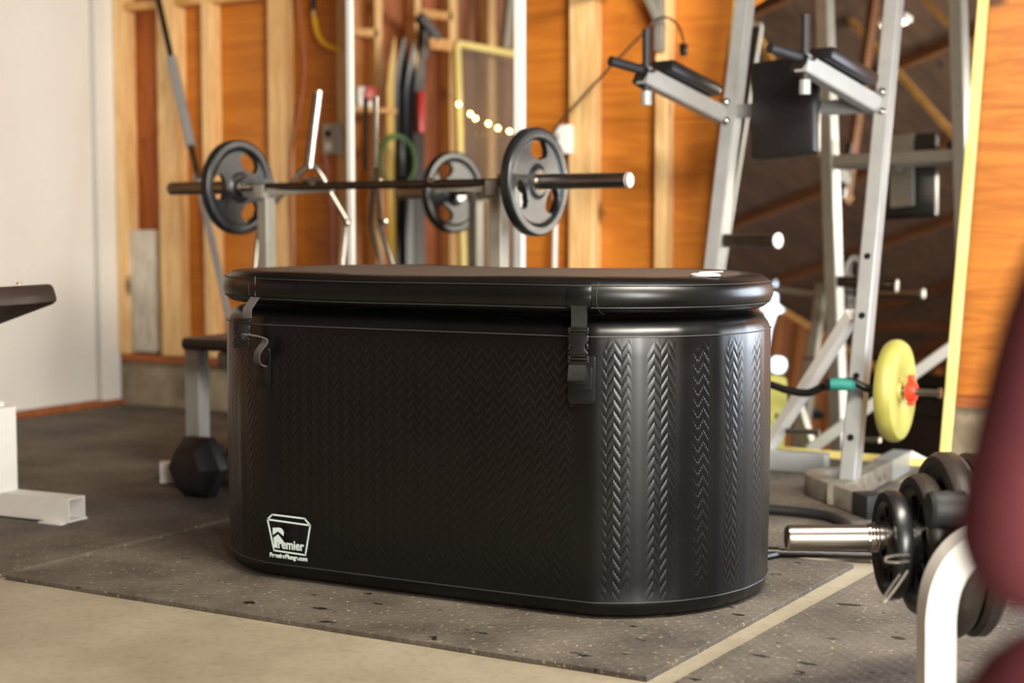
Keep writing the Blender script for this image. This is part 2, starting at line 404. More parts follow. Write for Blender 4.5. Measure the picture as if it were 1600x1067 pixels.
# back wall: foundation, sill, sheathing sheets, studs, blocking
wb = struct(MB().box(((XL+XR)/2, YB+.06, 1.22), (XR-XL+.2, .08, 2.44)).build('wall_back', 'ply_dark', smooth=0))
MB().box(((XL+XR)/2, YB+.01, .115), (XR-XL, .06, .23)).build('foundation', 'conc_wall', wb, smooth=0)
MB().box(((XL+XR)/2, YB-.025, .25), (XR-XL, .09, .038)).build('sill_plate', 'sill', wb, smooth=0)
x = XL
for x0, x1, m in ((-5.57, -5.2, 'ply_dark'), (-5.2, -4.55, 'ply'), (-4.55, -3.33, 'ply'), (-3.33, -2.54, 'ply'), (-2.54, -1.32, 'ply'), (-1.32, -.1, 'ply2'), (-.1, 1.12, 'ply2'), (1.12, 2.9, 'ply2')):
    for z0, z1 in ((.27, 1.365), (1.367, 2.44)):
        MB().box(((x0+x1)/2, YB+.014, (z0+z1)/2), (x1-x0-.003, .012, z1-z0)).build('plywood_panel', m, wb, smooth=0)
YF = YB-.088
def stud(pa, pb, wide=None, z1=2.4):
    a_, b_ = P(pa, 300, Y=YF).x, P(pb, 300, Y=YF).x
    wd = b_-a_
    MB().box(((a_+b_)/2, YB-.042, (.269+z1)/2), (wd-.001, .088, z1-.269)).build('stud', 'stud', wb, smooth=0, bevel=.003)
for pa, pb in ((181, 197), (248, 262), (262, 276), (317, 331), (420, 432), (432, 444), (527, 541), (640, 652), (760, 772), (888, 906), (906, 926), (1022, 1040)):
    stud(pa, pb)
for a_, b_ in ((197, 248), (276, 317), (331, 420), (444, 527)):
    x0, x1 = P(a_, 300, Y=YF).x, P(b_, 300, Y=YF).x
    MB().box(((x0+x1)/2, YB-.042, 2.0+.019), (x1-x0, .086, .038)).build('fire_block', 'block', wb, smooth=0)
MB().box(((XL+XR)/2, YB-.042, 2.42), (XR-XL, .088, .038)).build('top_plate', 'block', wb, smooth=0)
# left wall (seen directly only behind the door, and in the mirrors)
wl = struct(MB().box((XL-.14, (YR+YB)/2, 1.22), (.08, YB-YR+.2, 2.44)).build('wall_left', 'brown_board', smooth=0))
MB().box((XL-.09, (YR+5.0)/2, .115), (.06, 5.0-YR-.1, .23)).build('foundation', 'conc_wall', wl, smooth=0)
y = YR
while y < 4.75:
    if 2.3 < y < 4.1: y += .406; continue
    for dy, wd in (((0, .038),) if random.random() < .6 else ((0, .038), (.04, .038))):
        MB().box((XL-.05, y+dy+.019, 1.22), (.088, wd, 2.4)).build('stud', 'brown_stud' if y < 1.9 else 'stud', wl, smooth=0)
    y += .406
MB().box((XL-.05, (YR+YB)/2, 2.42), (.088, YB-YR, .038)).build('top_plate', 'block', wl, smooth=0)
# white door at the left with its jamb
dr = struct(MB().box((XL+.004, 5.36, 1.065), (.04, .885, 2.05)).build('door_1', 'white_paint', smooth=0, bevel=.002))
MB().tube([(XL+.03, 4.98, .98), (XL+.07, 4.98, .98)], .012).lathe([(0, .0), (.02, .0), (.028, .012), (.028, .028), (.018, .04), (0, .042)], (XL+.065, 4.98, .98), (1, 0, 0), 20).build('door_knob', 'brass', dr)
tr = struct(MB().box((XL+.012, 5.895, 1.09), (.06, .135, 2.18)).box((XL+.012, 4.85, 1.09), (.06, .13, 2.18)).box((XL+.012, 5.37, 2.14), (.06, .92, .09)).build('trim_1', 'white_paint', smooth=0, bevel=.003))
struct(MB().box((XL+.02, 5.40, .018), (.10, 1.12, .034)).build('trim_2', 'sill', smooth=0, bevel=.004))
# rear wall, open garage doorway at the right, right wall with window opening
RX_, RZ_ = -1.3, 4.0
wr = struct(MB().box((-3.2, YR-.05, 1.22), (4.9, .08, 2.44)).build('wall_rear', 'brown_board', smooth=0))
struct(MB().prism([(XL, 2.44), (XR, 2.44), (RX_, RZ_)], (0, YR-.09, 0), (1, 0, 0), (0, 0, 1), (0, .08, 0)).build('wall_rear_gable', 'brown_board', smooth=0))
for k in range(26): MB().box((XL+.1+k*.2, YR+.0, 1.5+.02*(k%3)), (.19, .012+.006*(k % 2), 3.0)).build('board', 'brown_board', wr, smooth=0)
for k in range(12): MB().box((XL+.2+k*.406, YR+.03, 1.22), (.038, .088, 2.4)).build('stud', 'brown_stud', wr, smooth=0)
wt = struct(MB().box((XR+.05, 1.2, 1.22), (.08, 6.4, 2.44)).box((XR+.05, 5.2, .3), (.08, 1.6, .6)).box((XR+.05, 5.2, 2.1), (.08, 1.6, .7)).build('wall_right', 'ply', smooth=0))
for k in range(16): MB().box((XR-.04, YR+.3+k*.406, 1.22), (.088, .038, 2.4)).build('stud', 'stud', wt, smooth=0)
# ceiling: roof deck with open trusses
RX, RZ = -1.3, 4.0
ce = MB()
for s_, x0 in ((-1, XL-.3), (1, XR+.3)):
    ce.add([(x0, YR-.2, 2.4), (RX, YR-.2, RZ), (RX, YB+.2, RZ), (x0, YB+.2, 2.4), (x0, YR-.2, 2.46), (RX, YR-.2, RZ+.06), (RX, YB+.2, RZ+.06), (x0, YB+.2, 2.46)],
           [(0, 1, 2, 3), (7, 6, 5, 4), (0, 4, 5, 1), (1, 5, 6, 2), (2, 6, 7, 3), (3, 7, 4, 0)])
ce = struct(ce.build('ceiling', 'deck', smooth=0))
for k in range(8):
    y = YR+.1+k*1.22; mt = 'truss_old'
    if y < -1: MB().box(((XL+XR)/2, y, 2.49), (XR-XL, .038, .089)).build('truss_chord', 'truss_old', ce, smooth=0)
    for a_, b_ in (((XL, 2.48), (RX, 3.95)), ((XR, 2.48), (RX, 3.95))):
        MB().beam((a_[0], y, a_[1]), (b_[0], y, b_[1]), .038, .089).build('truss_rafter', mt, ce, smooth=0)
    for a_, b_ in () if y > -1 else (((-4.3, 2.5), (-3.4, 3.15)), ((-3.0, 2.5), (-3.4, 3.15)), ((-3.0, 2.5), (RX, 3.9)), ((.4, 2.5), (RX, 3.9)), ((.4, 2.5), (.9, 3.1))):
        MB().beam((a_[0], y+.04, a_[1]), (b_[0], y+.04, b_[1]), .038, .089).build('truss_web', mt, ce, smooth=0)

# ------------------------------------------------------------------ rubber mats
T = .012
def fmat(c, m, label):
    n = 24
    def edge(a, b):
        return [V(a).lerp(V(b), i/n)+V((random.uniform(-1, 1)*.0012, random.uniform(-1, 1)*.0012)) for i in range(n)]
    pl = edge(c[0], c[1])+edge(c[1], c[2])+edge(c[2], c[3])+edge(c[3], c[0])
    o = MB().prism([(p.x, p.y) for p in pl], (0, 0, 0.0005), (1, 0, 0), (0, 1, 0), (0, 0, T-.0005)).build('rubber_mat', m, smooth=0, bevel=.0015)
    return tag(o, label, 'mat')
fmat([(-3.06, 2.852), (-1.222, 2.824), (-1.144, 4.047), (-2.985, 4.075)], 'mat_a', 'dark rubber stall mat under the black tub, its front edge on bare concrete')
fmat([(-1.175, 2.60), (-.02, 2.56), (.06, 3.98), (-1.071, 4.02)], 'mat_b', 'dark rubber mat with black wet spots, right of the tub under the loaded bar')
fmat([(-5.50, 2.93), (-3.085, 2.85), (-3.03, 4.20), (-5.50, 4.285)], 'mat_c', 'dark rubber mat at the left under the white bench foot')
fmat([(-5.50, 4.30), (-3.10, 4.215), (-3.06, 5.46), (-5.50, 5.47)], 'mat_c', 'dark rubber mat in front of the white door')
fmat([(-3.02, 4.215), (-1.84, 4.19), (-1.80, 5.44), (-3.04, 5.46)], 'mat_c', 'dark rubber mat behind the black tub under the bench press')
fmat([(-1.825, 4.15), (.0, 4.09), (.04, 5.38), (-1.785, 5.44)], 'mat_c', 'dark rubber mat under the silver power tower')
fmat([(-5.5, 5.49), (-3.0, 5.49), (-3.0, 5.93), (-5.5, 5.93)], 'mat_c', 'narrow rubber mat strip along the back wall by the door')

# ------------------------------------------------------------------ inflatable tub
TX0, TX1, TY, R0 = -2.36, -1.65, 3.557, .405
tub = thing('ice_bath_tub', 'black inflatable oval ice bath tub with herringbone embossed sides and strapped lid', 'tub', (-2.0, TY, T))
def facets():
    corners = []
    angR = [-70+14.8*k for k in range(11)]      # creases on the right end
    rr = R0/cos(radians(7.4))*1.0
    corners += [(TX1+rr*cos(radians(a_)), TY+rr*sin(radians(a_))) for a_ in angR]
    angL = [110+14.8*k for k in range(11)]
    corners += [(TX0+rr*cos(radians(a_)), TY+rr*sin(radians(a_))) for a_ in angL]
    return corners
def round_poly(c, k=.28, n=4):
    out = []; cr = []
    for i in range(len(c)):
        a_, b_, d_ = V(c[i-1]), V(c[i]), V(c[(i+1) % len(c)])
        s1 = min((a_-b_).length*k, .017); s2 = min((d_-b_).length*k, .017)
        p = b_+(a_-b_).normalized()*s1; q = b_+(d_-b_).normalized()*s2
        for j in range(n+1):
            t = j/n; out.append(p*(1-t)**2+b_*2*t*(1-t)+q*t*t); cr.append(1)
        e2 = d_+(b_-d_).normalized()*min((d_-b_).length*k, .017)
        m_ = max(4, int((e2-q).length/.02))
        nrm = V((d_-b_).yx); nrm = V((nrm.x, -nrm.y)).normalized(); bulge = .0012 if (e2-q).length < .3 else .004
        for j in range(1, m_):
            t = j/m_; out.append(q.lerp(e2, t)+nrm*bulge*4*t*(1-t)); cr.append(0 if .03 < t < .97 else 1)
    return out, cr
outl, cr = round_poly([(x, y) for x, y in facets()])
def offs(pl, d):
    r = []; n = len(pl)
    for i in range(n):
        t = (pl[(i+1) % n]-pl[i-1]).normalized(); r.append(pl[i]+V((t.y, -t.x))*d)
    return r
prof = [(-.055, T), (-.03, T+.001), (-.016, T+.006), (-.007, T+.016), (-.002, T+.028), (.001, .050), (.0, .055)]
prof += [(.0+.003*sin(pi*(z-.055)/.615), z) for z in [.055+.615*k/14 for k in range(1, 15)]]
prof += [(-.001, .676), (-.006, .688), (-.016, .700), (-.032, .708), (-.055, .712), (-.10, .712)]
n = len(outl); arc = [0]
for i in range(n): arc.append(arc[-1]+(outl[(i+1) % n]-outl[i]).length)
rings = [offs(outl, d) for d, z in prof]
me = bpy.data.meshes.new('tub_body'); base = V((-2.0, TY, T))
vs = []; fs = []
for (d, z), rg in zip(prof, rings): vs += [V((p.x, p.y, z))-base for p in rg]
for j in range(len(prof)-1):
    for i in range(n): k = (i+1) % n; fs.append((j*n+i, j*n+k, (j+1)*n+k, (j+1)*n+i))
fs.append(tuple(range(n))[::-1]); fs.append(tuple(range((len(prof)-1)*n, len(prof)*n)))
me.from_pydata(vs, [], fs)
uvl = me.uv_layers.new(name='UVMap'); at = me.attributes.new('emboss', 'FLOAT', 'POINT')
for f in me.polygons:
    cols = [vi % n for vi in f.vertices] if len(f.vertices) == 4 else None
    for li, vi in zip(f.loop_indices, f.vertices):
        i = vi % n; u = arc[i]
        if cols and i == 0 and max(cols) == n-1: u = arc[n]
        uvl.data[li].uv = (u, vs[vi].z+T)
cs = cr[:]
for vi in range(len(vs)):
    i = vi % n; z = vs[vi].z+T
    at.data[vi].value = (0 if cs[i] else 1)*(1 if .058 < z < .668 else 0)
me.polygons.foreach_set('use_smooth', [True]*len(me.polygons)); me.materials.append(M['tub'])
tb = bpy.data.objects.new('tub_body', me); C.objects.link(tb); tb.parent = tub
for zz, dd, nm in ((.053, .0015, 'bottom_seam'), (.672, .001, 'top_seam')):
    pts = [V((p.x, p.y, zz)) for p in offs(outl, dd)]; pts.append(pts[0])
    MB().tube(pts, .0016, 6, caps=False).build(nm, 'seam', tub)
# lid
def stad(r, x0=TX0-.005, x1=TX1, m=30):
    return [V((x1+r*cos(a_), TY+r*sin(a_))) for a_ in [-pi/2+pi*k/m for k in range(m+1)]]+[V((x0+r*cos(a_), TY+r*sin(a_))) for a_ in [pi/2+pi*k/m for k in range(m+1)]]
def densify(pl):
    r = []
    for i in range(len(pl)):
        a_, b_ = pl[i], pl[(i+1) % len(pl)]; k = max(1, int((b_-a_).length/.03))
        r += [a_.lerp(b_, j/k) for j in range(k)]
    return r
lz0, lz1 = .722, .806; lr = .408; hr = (lz1-lz0)/2
lp = []
for k in range(13):
    a_ = -pi/2+pi*k/12; lp.append((lr-hr+.006+hr*cos(a_), (lz0+lz1)/2+hr*sin(a_)))
lp = [(lr-.10, lz0+.004), (lr-.06, lz0)]+lp+[(lr-.055, lz1+.001), (lr-.075, lz1-.002), (lr-.09, lz1-.003)]
lm = MB(); vs = []; fs = []; k0 = None
for r_, z_ in lp:
    rg = densify(stad(r_)) if k0 is None else None
    if k0 is None: k0 = [(q, ) for q in rg]; base_r = r_; b0 = rg; nl = len(rg)
    sc = []
    for q in b0:
        cxx = min(max(q.x, TX0-.005), TX1); dv = V((q.x-cxx, q.y-TY)); L_ = dv.length
        sc.append(V((cxx, TY))+dv*(r_/L_) if L_ > 1e-6 else q)
    zs = [z_+.003*sin(q.x*7.0)*(1 if z_ > .78 else .2) for q in sc]
    vs += [V((q.x, q.y, z)) for q, z in zip(sc, zs)]
for j in range(len(lp)-1):
    for i in range(nl): k = (i+1) % nl; fs.append((j*nl+i, j*nl+k, (j+1)*nl+k, (j+1)*nl+i))
fs.append(tuple(range(nl))[::-1])
lid = lm.add(vs, fs).build('lid', 'lid', tub, smooth=60)
# lid top sheet, slightly domed
vs = []; fs = []
top = vs_ = [V((q.x, q.y)) for q in b0]
levels = [1, .9, .75, .55, .3, .0]
for t in levels:
    for q in b0:
        cxx = min(max(q.x, TX0-.005), TX1); dv = V((q.x-cxx, q.y-TY)); r_ = (lr-.075)*t
        p = V((cxx, TY))+dv.normalized()*r_
        vs.append(V((p.x, p.y, lz1-.001+.010*(1-t*t)+.003*sin(p.x*7)*t)))
for j in range(len(levels)-1):
    for i in range(nl): k = (i+1) % nl; fs.append((j*nl+i, j*nl+k, (j+1)*nl+k, (j+1)*nl+i))
MB().add(vs, fs).build('top_sheet', 'lid_top', lid, smooth=60)
for zz, rr_, nm in ((.738, lr+.0005, 'seam_line'), (.789, lr+.001, 'seam_line')):
    pts = []
    for q in b0:
        cxx = min(max(q.x, TX0-.005), TX1); dv = V((q.x-cxx, q.y-TY)); pts.append(V((*(V((cxx, TY))+dv.normalized()*rr_), zz+.001*sin(q.x*9)+.003*sin(q.x*7)*.5)))
    pts.append(pts[0]); MB().tube(pts, .0011, 6, caps=False).build(nm, 'seam', lid)
YFc = TY-lr-.006
for x_ in (-1.502, -2.492):
    pts = []
    cxx = min(max(x_, TX0), TX1); a0 = math.acos(max(-1, min(1, (x_-cxx)/(lr))))
    for r_, z_ in lp[2:15]:
        dx = x_-cxx; pts.append(V((x_, TY-sqrt(max(0, (r_+.0012)**2-dx*dx)), z_)))
    MB().tube(pts, .0012, 6).build('seam_line', 'seam', lid)
v = MB().lathe([(0, .0), (.036, 0), (.036, .004), (.030, .007), (.018, .0075), (.016, .010), (.012, .011), (0, .011)], (-1.335, 3.42, lz1+.001), (0, 0, 1), 28)
v.beam((-1.335, 3.42, lz1+.011), (-1.295, 3.43, lz1+.012), .012, .003); v.build('air_valve', 'valve', lid, label='white air valve')
# straps
def strap(x, swing):
    """front strap: sleeve on lid, webbing, buckle, tail, patch. swing = side view twist for the left one"""
    cxx = min(max(x, TX0), TX1); dx = x-cxx
    def yy(r): return TY-sqrt(r*r-dx*dx)
    nrm = V((dx, yy(R0)-TY, 0)).normalized(); tn = V((-nrm.y, nrm.x, 0))
    def pt(r, z, s=0): return V((cxx, TY, 0))+nrm*r+tn*s+V((0, 0, z))
    return pt, nrm, tn
def buckle(par, c, wd, nd, up, s=1.):
    """side release buckle centred at c: wd across, nd outwards, up along strap"""
    wd, nd, up = V(wd), V(nd), V(up)
    def pr(poly, t0, t1, nm, mt_='black', bev=.0012, par_=None):
        return MB().prism([(a_*s, b_*s) for a_, b_ in poly], c+nd*t0*s, wd, up, nd*(t1-t0)*s).build(nm, mt_, par_ or par, smooth=30, bevel=bev*s)
    # upper (female) body with waist and lower frame
    body = pr([(-.024, .030), (-.027, .026), (-.027, .012), (-.018, .003), (-.018, -.008), (-.026, -.016), (-.027, -.022), (.027, -.022), (.026, -.016), (.018, -.008), (.018, .003), (.027, .012), (.027, .026), (.024, .030)], -.001, .009, 'buckle')
    for z0, z1 in ((.030, .050), (-.046, -.023)):
        fr_ = MB()
        for a_, b_, c_, d_ in ((-.027, z0, -.021, z1), (.021, z0, .027, z1), (-.027, z1-.005, .027, z1), (-.027, z0, .027, z0+.005)):
            fr_.prism([(a_*s, b_*s), (c_*s, b_*s), (c_*s, d_*s), (a_*s, d_*s)], c+nd*.000*s, wd, up, nd*.010*s)
        zm = (z0+z1)/2
        fr_.tube([c-wd*.024*s+up*zm*s+nd*.006*s, c+wd*.024*s+up*zm*s+nd*.006*s], .0045*s, 10)
        fr_.build('buckle_frame', 'black', body, smooth=30, bevel=.0008)
    for sgn in (-1, 1):
        pr([(sgn*.019, .010), (sgn*.026, .006), (sgn*.027, -.012), (sgn*.021, -.010)][::sgn], .001, .007, 'release_prong', par_=body)
    return body
# right strap
pt, nrm, tn = strap(-1.543, 0)
MB().ribbon([pt(lr+.004+a_, z) for a_, z in ((-.016, .800), (-.002, .785), (.006, .765), (.005, .750), (-.001, .740), (-.012, .731))], tn, .056, .003).build('strap_sleeve', 'patch', tub, bevel=.0008)
st = MB().ribbon([pt(a_, z) for a_, z in ((lr+.007, .748), (lr+.004, .735), (R0+.002, .712), (R0+.006, .690), (R0+.010, .672))], tn, .037, .0022).build('strap', 'webbing', tub)
buckle(tub, pt(R0+.010, .652), tn, nrm, V((0, 0, 1)), .88)
MB().ribbon([pt(a_, z, s_) for a_, z, s_ in ((R0+.010, .616, .002), (R0+.015, .600, .004), (R0+.012, .575, .007), (R0+.004, .560, .01))], tn, .034, .002).build('strap_tail', 'webbing', tub)
MB().ribbon([pt(a_, z, s_) for a_, z, s_ in ((R0+.012, .614, -.001), (R0+.020, .600, -.002), (R0+.021, .585, -.003), (R0+.021, .574, -.003), (R0+.025, .572, -.003), (R0+.027, .576, -.003), (R0+.027, .579, -.003))], tn, .040, .0025).build('strap_end', 'webbing', tub)
def rrect(w_, h_, r_, n=5):
    o = []
    for cx_, cy_, a0 in ((w_/2-r_, h_/2-r_, 0), (-w_/2+r_, h_/2-r_, pi/2), (-w_/2+r_, -h_/2+r_, pi), (w_/2-r_, -h_/2+r_, 1.5*pi)):
        o += [(cx_+r_*cos(a0+pi/2*k/n), cy_+r_*sin(a0+pi/2*k/n)) for k in range(n+1)]
    return o
MB().prism(rrect(.064, .112, .008), pt(R0-.001, .573, .006), tn, (0, 0, 1), nrm*.006).build('strap_patch', 'patch', tub, bevel=.0012, label='glossy black welded patch')
MB().prism(rrect(.050, .055, .006), pt(R0+.004, .575, .006), tn, (0, 0, 1), nrm*.003).build('patch_loop', 'patch', tub, bevel=.001)
# left strap, hanging out with the buckle seen edge-on
pt, nrm, tn = strap(-2.475, 1)
side = V((-.86, -.35, 0)).normalized()
MB().tube([pt(lr+.004, z, .01) for z in (.795, .780, .76, .745)], .0022, 6).build('strap_sleeve', 'seam', tub)
q0 = pt(lr+.003, .742, .008)
b1 = P(386, 497, Y=3.135)
MB().ribbon([q0, q0.lerp(b1, .5)+V((-.004, -.010, -.002)), b1+V((0, 0, .012)), b1], (.9, -.1, 0), .030, .0022).build('strap', 'webbing_grey', tub)
b2 = b1+V((-.006, -.012, -.040))
buckle(tub, b2, V((-.93, -.36, 0)).normalized(), V((.36, -.93, 0)).normalized(), V((.05, 0, 1)).normalized(), .80)
q1 = P(418, 572, Y=3.165)
MB().ribbon(spline([b2+V((0, -.004, -.012)), b2+V((.022, -.012, .0)), P(414, 530, Y=3.13), P(402, 552, Y=3.12), P(404, 568, Y=3.14), q1], 5), (.9, -.3, -.1), .026, .0022).build('strap_tail', 'webbing_grey', tub)
pt2, nrm2, tn2 = strap(-2.452, 1)
MB().prism(rrect(.060, .105, .008), pt2(R0-.001, .562, .006), tn2, (0, 0, 1), nrm2*.006).build('strap_patch', 'patch', tub, bevel=.0012, label='glossy black welded patch')
# logo print on the front panel
YL = TY-R0-.0098
lg = MB(); LT = .0006
def lseg(a_, b_, t):
    a_, b_ = V(a_), V(b_); d = (b_-a_).normalized(); nn = V((-d.y, d.x))*t/2; e = d*t*.3
    lg.prism([tuple(a_-nn-e), tuple(b_-nn+e), tuple(b_+nn+e), tuple(a_+nn-e)], (0, YL, 0), (1, 0, 0), (0, 0, 1), (0, -LT, 0))
bx = dict(tl=(-2.424, .170), tr=(-2.289, .167), bl=(-2.404, .091), br=(-2.305, .089), ul=(-2.409, .184), ur=(-2.307, .183))
LW = .0042
for a_, b_ in (('tl', 'tr'), ('tl', 'bl'), ('bl', 'br'), ('br', 'tr'), ('tl', 'ul'), ('ul', 'ur'), ('ur', 'tr')): lseg(bx[a_], bx[b_], LW)
# the mark: a P made of a roofed house and a hooked bowl
def lpoly(pts): lg.prism(pts, (0, YL, 0), (1, 0, 0), (0, 0, 1), (0, -LT, 0))
X0, Z0 = -2.4045, .098
lpoly([(X0, Z0+.002), (X0+.011, Z0), (X0+.0115, Z0+.017), (X0+.030, Z0+.014), (X0+.030, Z0+.0205), (X0+.0135, Z0+.036), (X0-.002, Z0+.0255), (X0, Z0+.020)])
lpoly([(X0-.003, Z0+.052), (X0+.018, Z0+.054), (X0+.026, Z0+.052), (X0+.032, Z0+.044), (X0+.031, Z0+.034), (X0+.0135, Z0+.044), (X0-.003, Z0+.033)])
lg.build('logo_mark', 'print', tub, smooth=0, label='pale printed box outline with a roofed letter mark')
def text(s, x, z, size, mt_, parent, nm, bold=0.0, y=YL, sx=1.):
    cu = bpy.data.curves.new(nm, 'FONT'); cu.body = s; cu.size = size; cu.offset = bold; cu.extrude = LT/2; cu.space_character = 1.0
    ob = bpy.data.objects.new(nm, cu); C.objects.link(ob); bpy.context.view_layer.update()
    me_ = bpy.data.meshes.new_from_object(ob); bpy.data.objects.remove(ob)
    off = parent.location
    me_.transform(Matrix.Translation(V((x, y-LT/2, z))-off) @ Matrix.Rotation(pi/2, 4, 'X') @ Matrix.Diagonal((sx, 1, 1, 1)))
    me_.materials.clear(); me_.materials.append(M[mt_])
    o = bpy.data.objects.new(nm, me_); C.objects.link(o); o.parent = parent; return o
text('remier', X0+.0125, Z0+.001, .034, 'print', tub, 'logo_word', .0008, sx=.88)
text('PremierPlunge.com', -2.418, .0735, .0158, 'print', tub, 'web_address', .0006, sx=.96)

# ------------------------------------------------------------------ weight plates
def plate(name, label, c, ax, Rr, th, mt_, group=None, rot=0., holes=True, hub='chrome', cat='weight plate'):
    """three-hole grip plate; ax = axis direction"""
    c = V(c); d, a, u = frame(ax)
    o = thing(name, label, cat, c, group)
    nr, na = 26, 108; r0 = Rr*.155
    def inh(r, th_):
        if not holes: return False
        t = ((th_-rot) % (2*pi/3))-pi/3
        return ((r/Rr-.60)/.185)**2+(t/.47)**2*(.6/(r/Rr))**-.6 < 1
    def hz(r):
        q = r/Rr
        if q > .97: return th*.36
        if q > .83: return th*.5
        if q > .80: return th*.40
        if q < .26: return th*.5
        if q < .30: return th*.40
        return th*.27
    rs = [r0+(Rr-r0)*i/nr for i in range(nr+1)]
    vs = []; fs = []; cell = {}
    for s_ in (1, -1):
        for i, r in enumerate(rs):
            for k in range(na):
                t = 2*pi*k/na; vs.append(c+(a*cos(t)+u*sin(t))*r+d*hz(r)*s_)
    I = lambda s_, i, k: s_*(nr+1)*na+i*na+k % na
    solid = lambda i, k: 0 <= i < nr and not inh((rs[i]+rs[i+1])/2, 2*pi*((k % na)+.5)/na)
    for i in range(nr):
        for k in range(na):
            if not solid(i, k): continue
            fs.append((I(0, i, k), I(0, i+1, k), I(0, i+1, k+1), I(0, i, k+1)))
            fs.append((I(1, i, k), I(1, i, k+1), I(1, i+1, k+1), I(1, i+1, k)))
            if not solid(i+1, k): fs.append((I(0, i+1, k), I(1, i+1, k), I(1, i+1, k+1), I(0, i+1, k+1)))
            if not solid(i-1, k): fs.append((I(0, i, k), I(0, i, k+1), I(1, i, k+1), I(1, i, k)))
            if not solid(i, k+1): fs.append((I(0, i, k+1), I(0, i+1, k+1), I(1, i+1, k+1), I(1, i, k+1)))
            if not solid(i, k-1): fs.append((I(0, i, k), I(1, i, k), I(1, i+1, k), I(0, i+1, k)))
    MB().add(vs, fs).build('disc', mt_, o, smooth=50)
    MB().lathe([(.0258, -th*.52), (r0+.004, -th*.52), (r0+.004, th*.52), (.0258, th*.52)], c, d, 32, True).build('hub_ring', hub, o)
    return o
# barbell on the bench press
bc = cm(-.48, 5.45, 1.068); bd = (cm(.823, -.567)).normalized()
bar = thing('barbell', 'olympic barbell racked above the tub, one grip plate at each end', 'barbell', bc)
MB().cyl(bc-bd*.64, bc+bd*.64, .0145, 14).build('shaft', 'dark_steel', bar)
for s_ in (-1, 1):
    MB().cyl(bc+bd*.625*s_, bc+bd*.65*s_, .038, 24).build('collar', 'chrome', bar)
    MB().cyl(bc+bd*.65*s_, bc+bd*1.035*s_, .0252, 24).build('sleeve', 'steel', bar)
    MB().lathe([(0, .0), (.019, 0), (.0245, -.004), (.0255, -.01), (0, -.01)][::-1], bc+bd*1.037*s_, bd*s_, 24).build('end_cap', 'white_pl' if s_ > 0 else 'steel', bar)
plate('weight_plate', 'black three-hole grip plate at the left end of the racked barbell', bc-bd*.675, bd, .178, .040, 'black_rubber', rot=radians(180))
plate('weight_plate', 'black three-hole grip plate at the right end of the racked barbell', bc+bd*.675, bd, .178, .040, 'black_rubber', rot=radians(155))
# bench press rack
rk = thing('barbell_rack', 'grey bench press rack with two uprights holding the barbell', 'rack', (bc.x, bc.y, 0))
for s_ in (-.53, .53):
    q = bc+bd*s_; f_ = V((-bd.y, bd.x, 0))
    MB().beam((q.x, q.y, .06), (q.x, q.y, .72), .06, .06, f_, .004).build('lower_upright', 'rack_grey', rk)
    MB().beam((q.x, q.y, .70), (q.x, q.y, 1.035), .050, .050, f_, .004).build('upright', 'rack_grey', rk)
    MB().beam((q.x, q.y, .715), (q.x, q.y, .722), .066, .066, f_).build('collar_band', 'black', rk)
    k = MB(); w_ = .05
    k.beam(q+f_*.020-V((0, 0, .032)), q-f_*.045-V((0, 0, .032)), w_, .022)
    k.beam(q+f_*.028-V((0, 0, .04)), q+f_*.028+V((0, 0, .03)), w_, .012, f_)
    k.beam(q-f_*.04-V((0, 0, .04)), q-f_*.04+V((0, 0, .008)), w_, .012, f_)
    k.build('hook', 'rack_grey', rk, bevel=.002)
    MB().beam(V((q.x, q.y, .035))-f_*.35, V((q.x, q.y, .035))+f_*.35, .06, .05).build('foot', 'rack_grey', rk)
q0, q1 = bc-bd*.53, bc+bd*.53
MB().beam((q0.x, q0.y, .45), (q1.x, q1.y, .45), .05, .05).build('cross_tube', 'rack_grey', rk)
# safety arm with bolt seen left of centre
for s_ in (-.53, .53):
    q = bc+bd*s_; f_ = V((-bd.y, bd.x, 0))
    MB().beam(q+bd*.02*-s_-V((0, 0, .02)), q+bd*(.30*(-1 if s_ > 0 else 1))-V((0, 0, .006))+f_*.03, .03, .028).build('guide_arm', 'rack_grey', rk)
    MB().lathe([(0, 0), (.011, 0), (.011, .008), (.005, .012), (0, .013)], q+bd*(.26*(-1 if s_ > 0 else 1))-V((0, 0, -.010))-f_*.0+f_*-.03, -f_, 12).build('bolt', 'chrome', rk)

# ------------------------------------------------------------------ flat bench behind the tub, left end showing
bn = thing('flat_bench', 'grey flat bench with black pad, mostly behind the left end of the tub', 'bench', (-3.2, 4.30, T))
zp = P(315, 530, d=5.35).z; pc = P(284, 525, Y=4.24)
MB().box((pc.x+.56, 4.36, .505), (1.12, .26, .045)).build('pad', 'vinyl', bn, bevel=.014)
pp = P(308, 600, Y=4.36)
MB().beam((pp.x, 4.36, .05), (pp.x, 4.36, .475), .07, .06, (0, 1, 0), .005).build('post', 'grey_metal', bn)
MB().box((pc.x+.58, 4.36, .445), (1.0, .05, .05)).build('spine', 'grey_metal', bn, bevel=.004)
fl_ = P(250, 742, Y=4.16)
MB().ring((fl_.x+.0, 4.16, .05), (fl_.x+.42, 4.52, .05), .065, .07, .005).build('foot', 'white_metal', bn, smooth=0)
MB().beam((pp.x+.85, 4.36, T), (pp.x+.85, 4.36, .475), .07, .06, (0, 1, 0), .005).build('post', 'grey_metal', bn)
